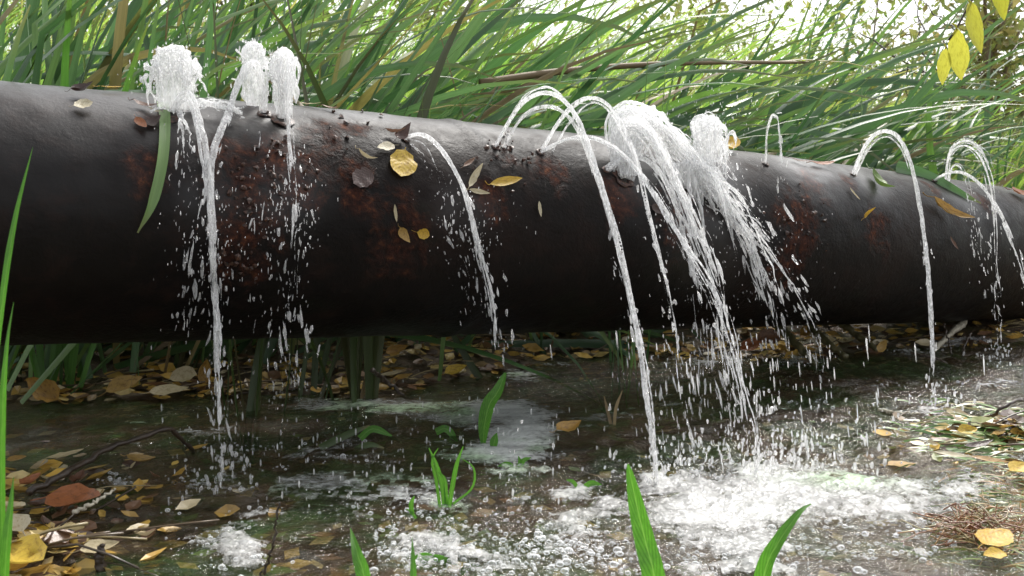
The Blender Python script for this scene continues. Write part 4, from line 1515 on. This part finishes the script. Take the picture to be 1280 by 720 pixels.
def strand(mb, P, r0, r1, off0, off1, brk, seed, wob=.35):
    n = len(P)
    s = np.linspace(0, 1, n)
    r_ = np.random.default_rng(seed)
    T = unit(np.gradient(P, axis=0))
    U = unit(np.cross(T, np.array([0, 1, 0.])))
    W = np.cross(T, U)
    ph = r_.random(2) * 6.28
    q = r_.normal(size=2)
    ang = ph[0] + r_.uniform(-2, 2) * s
    mag = (off0 + (off1 - off0) * s) * .75
    mag = mag * (np.abs(q[0]) * .8 + .2)
    z = fbm(np.stack([s * 9 + ph[0] * 5, 0 * s + ph[1], 0 * s], -1), 3) - .5
    z2 = fbm(np.stack([s * 9 + ph[1] * 7, 0 * s + ph[0] + 9, 0 * s], -1), 3) - .5
    C = P + U * (np.cos(ang) * mag + z * mag * 1.6)[:, None] + W * (np.sin(ang) * mag * .7 + z2 * mag)[:, None]
    r = r0 + (r1 - r0) * s
    r = r * (1 + wob * 3 * (fbm(np.stack([s * 40 + ph[0] * 3, 0 * s, 0 * s + ph[1]], -1), 3) - .5))
    gap = fbm(np.stack([s * 22 + ph[1] * 4, 0 * s + 4, 0 * s + ph[0]], -1), 3)
    kill = np.where(s > brk, np.clip((gap - .34 - .26 * (s - brk) / (1 - brk + 1e-6)) * 8, 0, 1), 1)
    r = r * kill
    # split where it is broken
    i = 0
    while i < n:
        if r[i] < 2e-4:
            i += 1
            continue
        j = i
        while j < n and r[j] >= 2e-4:
            j += 1
        if j - i >= 4:
            rr = r[i:j].copy()
            m = j - i
            e = np.minimum(1, np.minimum(np.arange(m) + .4, np.arange(m)[::-1] + .4) / 2.5) if i > 0 else np.minimum(1, (np.arange(m)[::-1] + .4) / 2.5)
            V0 = C[i:j]
            tube_lump(mb, V0, rr * e, seed)
        i = j


def tube_lump(mb, P, r, seed, sides=7):
    m = MB()
    tube(m, P, np.maximum(r, 1e-4), sides)
    V = m.v[0]
    d = fbm(V * 150 + seed, 2) - .5
    c = np.repeat(P, sides, 0)
    V = V + unit(V - c) * (d * np.repeat(r, sides) * .45)[:, None]
    mb.add(V, m.f, m.uv[0])


def drops(mb, P, n, spread, rmin, rmax, s0=.2, s1=1.0, stretch=(1.8, 6.5), tail=1.0):
    N_ = len(P)
    T = unit(np.gradient(P, axis=0))
    for i in range(int(n * .75)):
        s = s0 + (s1 - s0) * rng.random() ** .8
        f = s * (N_ - 1)
        a = min(int(f), N_ - 2)
        c = P[a] + (P[a + 1] - P[a]) * (f - a)
        g = spread * (.25 + s)
        c = c + np.array([rng.normal() * g, rng.normal() * g * .6, rng.normal() * g * .8])
        dd, A = pipe_dist(c)
        if dd < PR + .008:
            c = A + (c - A) / dd * (PR + .012)
        t = unit(T[a] + rng.normal(size=3) * .12)
        r = rng.uniform(.0004, .0011) if rng.random() < .72 else rng.uniform(.0013, .0026) * (rmax / .0045)
        st = rng.uniform(*stretch) * (.6 + .6 * s)
        X, Y, Z = frame(None, t, np.array([.3, 1, .2]))
        V = DV * (1 + .3 * rng.normal(size=(len(DV), 1)))
        V = V * (1 - .45 * V[:, :1] * rng.choice([-1, 1])) * np.array([1, 1, .7])
        mb.add(c + (V[:, :1] * r * st) * X + (V[:, 1:2] * r) * Y + (V[:, 2:] * r) * Z, DF)


def jet(label, streams, mat=None, name='water_jet', foot=None):
    """streams: dict(p=pixels, n=strands, r=(r0,r1), o=(off0,off1), b=break-up, d=drops)"""
    first = onpipe(*streams[0]['p'][0])[0]
    t = thing(name, label, 'water jet', first, SUR)
    loc = np.array(t.location)
    dm = MB()
    for q in streams:
        P = jet_path(q['p'], d0=q.get('d0'), d1=q.get('d1')) - 0
        sm = MB()
        r_q = q.get('r', (.003, .003))
        for k2 in range(int(q.get('n', 4) * 1.7) + 1):
            f_q = random.choice([.45, .6, .8, 1.0])
            strand(sm, P, r_q[0] * f_q * .68, r_q[1] * f_q * .6, *q.get('o', (.003, .01)), q.get('b', .5) + (random.uniform(-.05, .1) if k2 < 2 else random.uniform(-.35, .05)), random.randrange(10 ** 6))
        sm.v = [v - loc for v in sm.v]
        so_ = sm.build('stream', q.get('m', mat or M_JET), t)
        fuse(so_, .00115 if max(r_q) > .0029 else .0009, 3, .002)
        if q.get('d', 0):
            drops(dm, P, q['d'], q.get('ds', .014), q.get('dr', (.0012, .0045))[0], q.get('dr', (.0012, .0045))[1], q.get('s0', .25))
    if foot is not None:
        dm2 = dm
        b = onz(*foot)
        for i in range(60):
            r = abs(random.gauss(0, .05))
            a = random.uniform(0, 6.28)
            h = abs(random.gauss(0, .03)) * (1 - min(.9, r / .15))
            c = b + np.array([r * math.cos(a), r * math.sin(a), .004 + h])
            rr = random.uniform(.0008, .003)
            V = DV * (1 + .2 * rng.normal(size=(len(DV), 1))) * np.array([rr, rr, rr * random.uniform(1, 2.6)])
            dm2.add(c + V, DF)
    if dm.n:
        dm.v = [v - loc for v in dm.v]
        tag(dm.build('droplets', M_DROP, t), kind='stuff')
    return t


def fountain(t, px, py, n, h, sx_, tilt, r=(.003, .006), back=.9, dx0=.012, mat=None):
    """ballistic strands thrown up from a leak and falling back, ragged at the edge"""
    o, nn = onpipe(px, py)
    loc = np.array(t.location)
    ax = np.array([.84, .54, -.07])
    sm, dm = MB(), MB()
    for i in range(int(n * 1.1)):
        e = abs(random.gauss(0, 1))                      # 0 = core of the spout, large = its edge
        H = h * min(1.05, max(.25, 1.0 - .22 * e * random.uniform(.2, 1.6)))
        vz = math.sqrt(2 * 9.81 * H)
        sg = random.choice((-1, 1))
        v = ax * (tilt + sg * e * sx_) + np.array([.54, -.84, 0]) * random.gauss(.06, .05) + np.array([0, 0, vz])
        te = vz / 9.81 * (1 + back * random.uniform(.4, 1.1))
        m = 30
        tm = np.linspace(0, te, m)[:, None]
        P = o + ax * sg * e * dx0 * .6 + v * tm + .5 * np.array([0, 0, -9.81]) * tm ** 2
        P[1:] += (fbm(np.stack([np.linspace(0, 6, m) + i * 7.7, np.zeros(m), np.zeros(m) + 2], -1), 3)[1:, None] - .5) * np.array([.014, .012, .01])
        s = np.linspace(0, 1, m)
        rr = random.uniform(*r) * (.8 if e < 1 else .42) * (.8 + .5 * np.sin(s * 3.1)) * (1 + 1.1 * (fbm(np.stack([s * 14 + i * 3.1, 0 * s, 0 * s], -1), 2) - .5))
        tube_lump(sm, P, rr * np.minimum(1, (m - np.arange(m)) / 5), i)
        for q in range(5):
            a = random.randrange(8, m)
            c = P[a] + rng.normal(size=3) * .006
            rd = random.uniform(.0005, .0018)
            V = DV * (1 + .25 * rng.normal(size=(len(DV), 1))) * np.array([rd, rd, rd * random.uniform(1, 2.6)])
            dm.add(c + V, DF)
    sm.v = [v - loc for v in sm.v]
    fuse(sm.build('spout', mat or M_FROTH, t), .0013, 5, .006)
    dm.v = [v - loc for v in dm.v]
    tag(dm.build('droplets', M_DROP, t), kind='stuff')
    return o


def fuse(o, vox, it=4, rip=.0):
    """melt overlapping strands into one skin of water"""
    m = o.modifiers.new('melt', 'REMESH')
    m.mode = 'VOXEL'
    m.voxel_size = vox
    m.use_smooth_shade = True
    k2 = o.modifiers.new('relax', 'SMOOTH')
    k2.factor = .5
    k2.iterations = it
    dg = bpy.context.evaluated_depsgraph_get()
    dg.update()
    me = bpy.data.meshes.new_from_object(o.evaluated_get(dg))
    o.modifiers.clear()
    if len(me.vertices) > 50:
        if rip:
            n = len(me.vertices)
            co = np.zeros(n * 3)
            me.vertices.foreach_get('co', co)
            co = co.reshape(-1, 3)
            no = np.zeros(n * 3)
            me.vertices.foreach_get('normal', no)
            d = fbm(co * np.array([70, 70, 34]) + 3.1, 3) - .5
            co = co + no.reshape(-1, 3) * (d * rip)[:, None]
            me.vertices.foreach_set('co', co.ravel())
        me.polygons.foreach_set('use_smooth', np.ones(len(me.polygons), bool))
        me.update()
        o.data = me
    return o


# leftmost spout and its stream
t1 = jet('leftmost white spout bubbling up and falling as a long narrow stream', [
    dict(p=[(216, 140), (230, 108), (241, 120), (249, 150), (258, 185), (263, 240), (266, 330), (271, 430), (274, 520), (277, 605)], n=7, r=(.0045, .0032), o=(.004, .006), b=.42, d=120, ds=.012, dr=(.0012, .006)),
    dict(p=[(216, 140), (232, 120), (244, 150), (252, 190), (256, 240), (244, 300), (236, 380), (230, 440)], n=2, r=(.003, .0022), o=(.004, .012), b=.3, d=90, ds=.016, s0=.35, d1=1.42),
    dict(p=[(236, 134), (258, 129), (282, 133), (304, 141)], n=6, r=(.004, .003), o=(.004, .008), b=1.2, d1=onpipe(304, 141)[0][1] - .012, m=M_FROTH),
    dict(p=[(222, 142), (226, 156), (228, 190), (228, 240)], n=3, r=(.003, .0015), o=(.012, .022), b=.3, d=30, d1=onpipe(228, 240)[0][1] - .012),
    dict(p=[(214, 138), (198, 136), (186, 143)], n=2, r=(.003, .002), o=(.002, .003), b=.9, d1=onpipe(186, 143)[0][1] - .005)], foot=(277, 606))
fountain(t1, 217, 138, 60, .092, .045, .01, (.003, .0065), .75, .022)
t2 = jet('second spout from the left, its water bending left into the long stream', [
    dict(p=[(330, 140), (322, 75), (308, 85), (296, 110), (284, 145), (272, 175), (264, 215), (267, 300), (272, 400), (276, 500)], n=7, r=(.005, .003), o=(.004, .006), b=.5, d=60, ds=.012),
    dict(p=[(330, 140), (334, 90), (350, 110), (352, 150)], n=3, r=(.004, .003), o=(.003, .006), b=.8, d1=onpipe(352, 150)[0][1] - .02)])
fountain(t2, 318, 132, 44, .095, .065, -.02, (.004, .007), .35, .008)
t3 = jet('third spout from the left, a tall column falling back in broken drops', [
    dict(p=[(353, 148), (350, 62), (356, 58), (362, 90), (360, 140), (362, 190), (368, 260), (364, 340), (360, 420), (366, 490)], n=3, r=(.004, .0022), o=(.004, .012), b=.4, d=190, ds=.02, dr=(.001, .0045), s0=.4),
    dict(p=[(353, 148), (352, 70), (340, 90), (330, 170), (326, 260), (322, 350), (320, 420)], n=1, r=(.002, .0014), o=(.005, .02), b=.3, d=70, ds=.024, dr=(.001, .0035), s0=.45, d1=1.5)], foot=(366, 492))
fountain(t3, 353, 146, 48, .10, .028, .0, (.004, .0075), .95, .009)
jet('small arched jet in the middle beside the big yellow leaf', [
    dict(p=[(507, 173), (522, 166), (540, 174), (560, 198), (576, 228), (588, 262), (598, 310), (612, 365), (622, 440)], n=10, r=(.0024, .0024), o=(.0025, .008), b=.6, d=120, ds=.014, dr=(.001, .005), s0=.35),
    dict(p=[(507, 173), (530, 178), (545, 205), (555, 240), (562, 290), (580, 340), (592, 400)], n=2, r=(.0015, .0014), o=(.003, .01), b=.25, d=60, ds=.014, s0=.3, d1=1.62),
    dict(p=[(512, 180), (522, 190), (534, 215), (540, 235)], n=2, r=(.0014, .001), o=(.002, .006), b=.3, d1=onpipe(540, 235)[0][1] - .008, m=M_THIN)], foot=(622, 446))
jet('tall smooth arched jet falling nearest the viewer right of centre', [
    dict(p=[(619, 184), (638, 148), (662, 120), (688, 114), (712, 132), (730, 168), (745, 215), (760, 262), (775, 320), (790, 385), (800, 440), (808, 500), (815, 555), (822, 612)], n=8, r=(.0022, .003), o=(.004, .0055), b=.95, d=70, ds=.01, s0=.5),
    dict(p=[(630, 186), (645, 155), (668, 134), (694, 132), (714, 148), (730, 180), (745, 222), (760, 270), (776, 330), (790, 392), (800, 450), (812, 540)], n=5, r=(.0016, .0026), o=(.003, .006), b=.55, d=30, ds=.012, s0=.5, m=M_THIN),
    dict(p=[(619, 184), (640, 140), (665, 112), (690, 108), (716, 132)], n=3, r=(.0012, .002), o=(.004, .006), b=.9, d1=1.62, m=M_THIN)], foot=(822, 610))
jet('low arched jet crossing behind the tall smooth arch', [
    dict(p=[(676, 190), (705, 175), (740, 172), (775, 190), (805, 225), (830, 265), (860, 315), (890, 365), (905, 410), (920, 460), (932, 520), (945, 592)], n=7, r=(.0018, .0034), o=(.003, .011), b=.75, d=110, ds=.013, s0=.35),
    dict(p=[(678, 188), (700, 150), (728, 122), (752, 122), (775, 150), (795, 195), (808, 250), (820, 300), (832, 350), (843, 410), (850, 470), (858, 520), (866, 566)], n=7, r=(.002, .003), o=(.004, .008), b=.5, d=110, ds=.013, s0=.4),
    dict(p=[(690, 188), (712, 150), (735, 128), (756, 132), (780, 165), (800, 215), (815, 280)], n=4, r=(.0012, .002), o=(.004, .008), b=.8, m=M_THIN, d1=1.72)], foot=(945, 592))
tb = jet('big white turbulent gush right of centre spreading into many strands', [
    dict(p=[(780, 222), (770, 150), (800, 140), (835, 170), (870, 215), (905, 255), (935, 300), (950, 345), (962, 390), (972, 430)], n=22, r=(.0045, .0034), o=(.014, .026), b=.62, d=190, ds=.022, dr=(.001, .006), d1=1.95),
    dict(p=[(780, 222), (775, 160), (798, 155), (825, 195), (850, 245), (872, 300), (892, 350), (900, 420), (910, 480), (920, 540)], n=14, r=(.004, .003), o=(.011, .016), b=.5, d=150, ds=.022, dr=(.001, .005)),
    dict(p=[(758, 212), (785, 195), (815, 205), (840, 245), (856, 300), (866, 350), (875, 430), (880, 520)], n=8, r=(.003, .0026), o=(.008, .014), b=.45, d=90, ds=.02),
    dict(p=[(780, 222), (800, 165), (845, 180), (890, 215), (925, 255), (950, 290), (968, 322)], n=18, r=(.004, .003), o=(.014, .028), b=.6, d=150, ds=.022, dr=(.001, .006), d1=2.02),
    dict(p=[(780, 222), (800, 150), (850, 185), (905, 250), (950, 300), (985, 350), (1005, 385), (1018, 420), (1026, 470)], n=5, r=(.0028, .0028), o=(.01, .02), b=.42, d=120, ds=.02, dr=(.001, .005), s0=.5),
    dict(p=[(758, 213), (772, 206), (795, 204)], n=3, r=(.0018, .002), o=(.002, .005), b=.9, d1=1.85)], foot=(1000, 585))
fountain(tb, 790, 190, 40, .085, .16, .15, (.003, .006), .7, .03)
fountain(tb, 850, 235, 40, .05, .2, .25, (.002, .005), 2.2, .03)
tr = jet('white rough spout rising just behind the right of the big gush', [
    dict(p=[(888, 225), (868, 160), (876, 150), (892, 165), (900, 200), (903, 225)], n=5, r=(.004, .004), o=(.006, .012), b=.8, d=60, ds=.016, d1=2.05),
    dict(p=[(888, 225), (884, 146), (893, 160), (902, 200), (900, 232)], n=4, r=(.003, .003), o=(.006, .01), b=.8, d=50, ds=.016, d1=2.05)])
fountain(tr, 880, 222, 60, .115, .06, .0, (.004, .008), .7, .026)
jet('thin wispy jet rising behind the pipe rim right of the big gush', [
    dict(p=[(957, 205), (959, 165), (966, 142), (972, 148), (976, 180), (977, 210), (976, 240)], n=3, r=(.0016, .0018), o=(.002, .004), b=.75, d=14, ds=.006, m=M_THIN, d1=2.0)])
jet('smooth arched jet at the right falling as one thin thread', [
    dict(p=[(1066, 218), (1078, 188), (1092, 168), (1110, 162), (1126, 174), (1138, 202), (1147, 240), (1154, 285), (1160, 335), (1164, 390), (1166, 440), (1167, 480), (1168, 512)], n=8, r=(.002, .0024), o=(.005, .005), b=.9, d=50, ds=.008, s0=.45),
    dict(p=[(1070, 220), (1084, 190), (1098, 174), (1112, 172), (1126, 186), (1137, 214)], n=3, r=(.0014, .0018), o=(.003, .004), b=.95, d1=2.2, m=M_THIN)], foot=(1168, 512))
tg = jet('domed fan-shaped jet at the far right', [
    dict(p=[(1182, 230), (1186, 195), (1202, 180), (1222, 190), (1236, 222), (1242, 260), (1243, 310), (1246, 370), (1250, 430), (1248, 455)], n=4, r=(.002, .0022), o=(.006, .008), b=.45, d=90, ds=.013, s0=.35),
    dict(p=[(1182, 230), (1188, 190), (1208, 176), (1230, 196), (1240, 240)], n=6, r=(.0016, .0022), o=(.006, .012), b=.8, m=M_THIN, d1=2.3),
    dict(p=[(1184, 232), (1192, 205), (1205, 215), (1212, 250), (1222, 300), (1230, 350)], n=3, r=(.0016, .0016), o=(.005, .014), b=.35, d=60, ds=.016, s0=.35, d1=2.35)], foot=(1246, 452))
jet('low arched jet crossing in front of the domed jet at the far right', [
    dict(p=[(1168, 226), (1184, 216), (1204, 216), (1226, 232), (1246, 262), (1262, 296), (1274, 330), (1284, 370), (1292, 430), (1296, 470)], n=5, r=(.002, .0024), o=(.003, .007), b=.4, d=50, ds=.01, s0=.4)])

# fine spray raining on the pool under the gush
mb = MB()
for i in range(280):
    px, py = random.gauss(930, 95), random.uniform(420, 600)
    b = onz(px, 595 + random.gauss(0, 10))
    Y = b[1] + random.uniform(-.05, .35)
    c = at(px, py, Y)
    if c[2] < .004 or pipe_dist(c)[0] < PR + .01:
        continue
    rr = random.uniform(.0005, .0016)
    st = random.uniform(3, 12)
    V = DV * (1 + .2 * rng.normal(size=(len(DV), 1))) * np.array([rr, rr, rr * st])
    V[:, 0] += V[:, 2] * -.12
    mb.add(c + V, DF)
for i in range(360):
    b = onz(random.gauss(950, 90), random.gauss(590, 14))
    h = abs(random.gauss(0, .045))
    rr = random.uniform(.0008, .003)
    V = DV * (1 + .25 * rng.normal(size=(len(DV), 1))) * np.array([rr, rr, rr * random.uniform(1, 3)])
    mb.add(b + np.array([0, 0, h]) + V, DF)
for i in range(260):
    b = onz(random.uniform(200, 700), random.uniform(520, 640))
    rr = random.uniform(.0007, .002)
    V = DV * np.array([rr, rr, rr * random.uniform(1, 5)])
    mb.add(b + np.array([0, 0, abs(random.gauss(0, .03))]) + V, DF)
for i in range(1600):                                            # fine mist round the gush and the spouts
    px, py, sg = random.choice([(860, 190, 50), (900, 260, 50), (880, 140, 30), (930, 330, 50), (220, 90, 26), (335, 80, 30), (262, 300, 30), (360, 260, 25), (590, 280, 25), (1225, 210, 30), (950, 560, 90)])
    px, py = random.gauss(px, sg), random.gauss(py, sg)
    Y = onpipe(px, max(py, 260))[0][1] - random.uniform(.02, .14)
    c = at(px, py, Y)
    if c[2] < .004 or pipe_dist(c)[0] < PR + .006:
        continue
    rr = random.uniform(.0003, .0008)
    mb.add(c + DV * np.array([rr, rr, rr * random.uniform(1, 5)]), DF)
tag(mb.build('spray', M_DROP), kind='stuff')
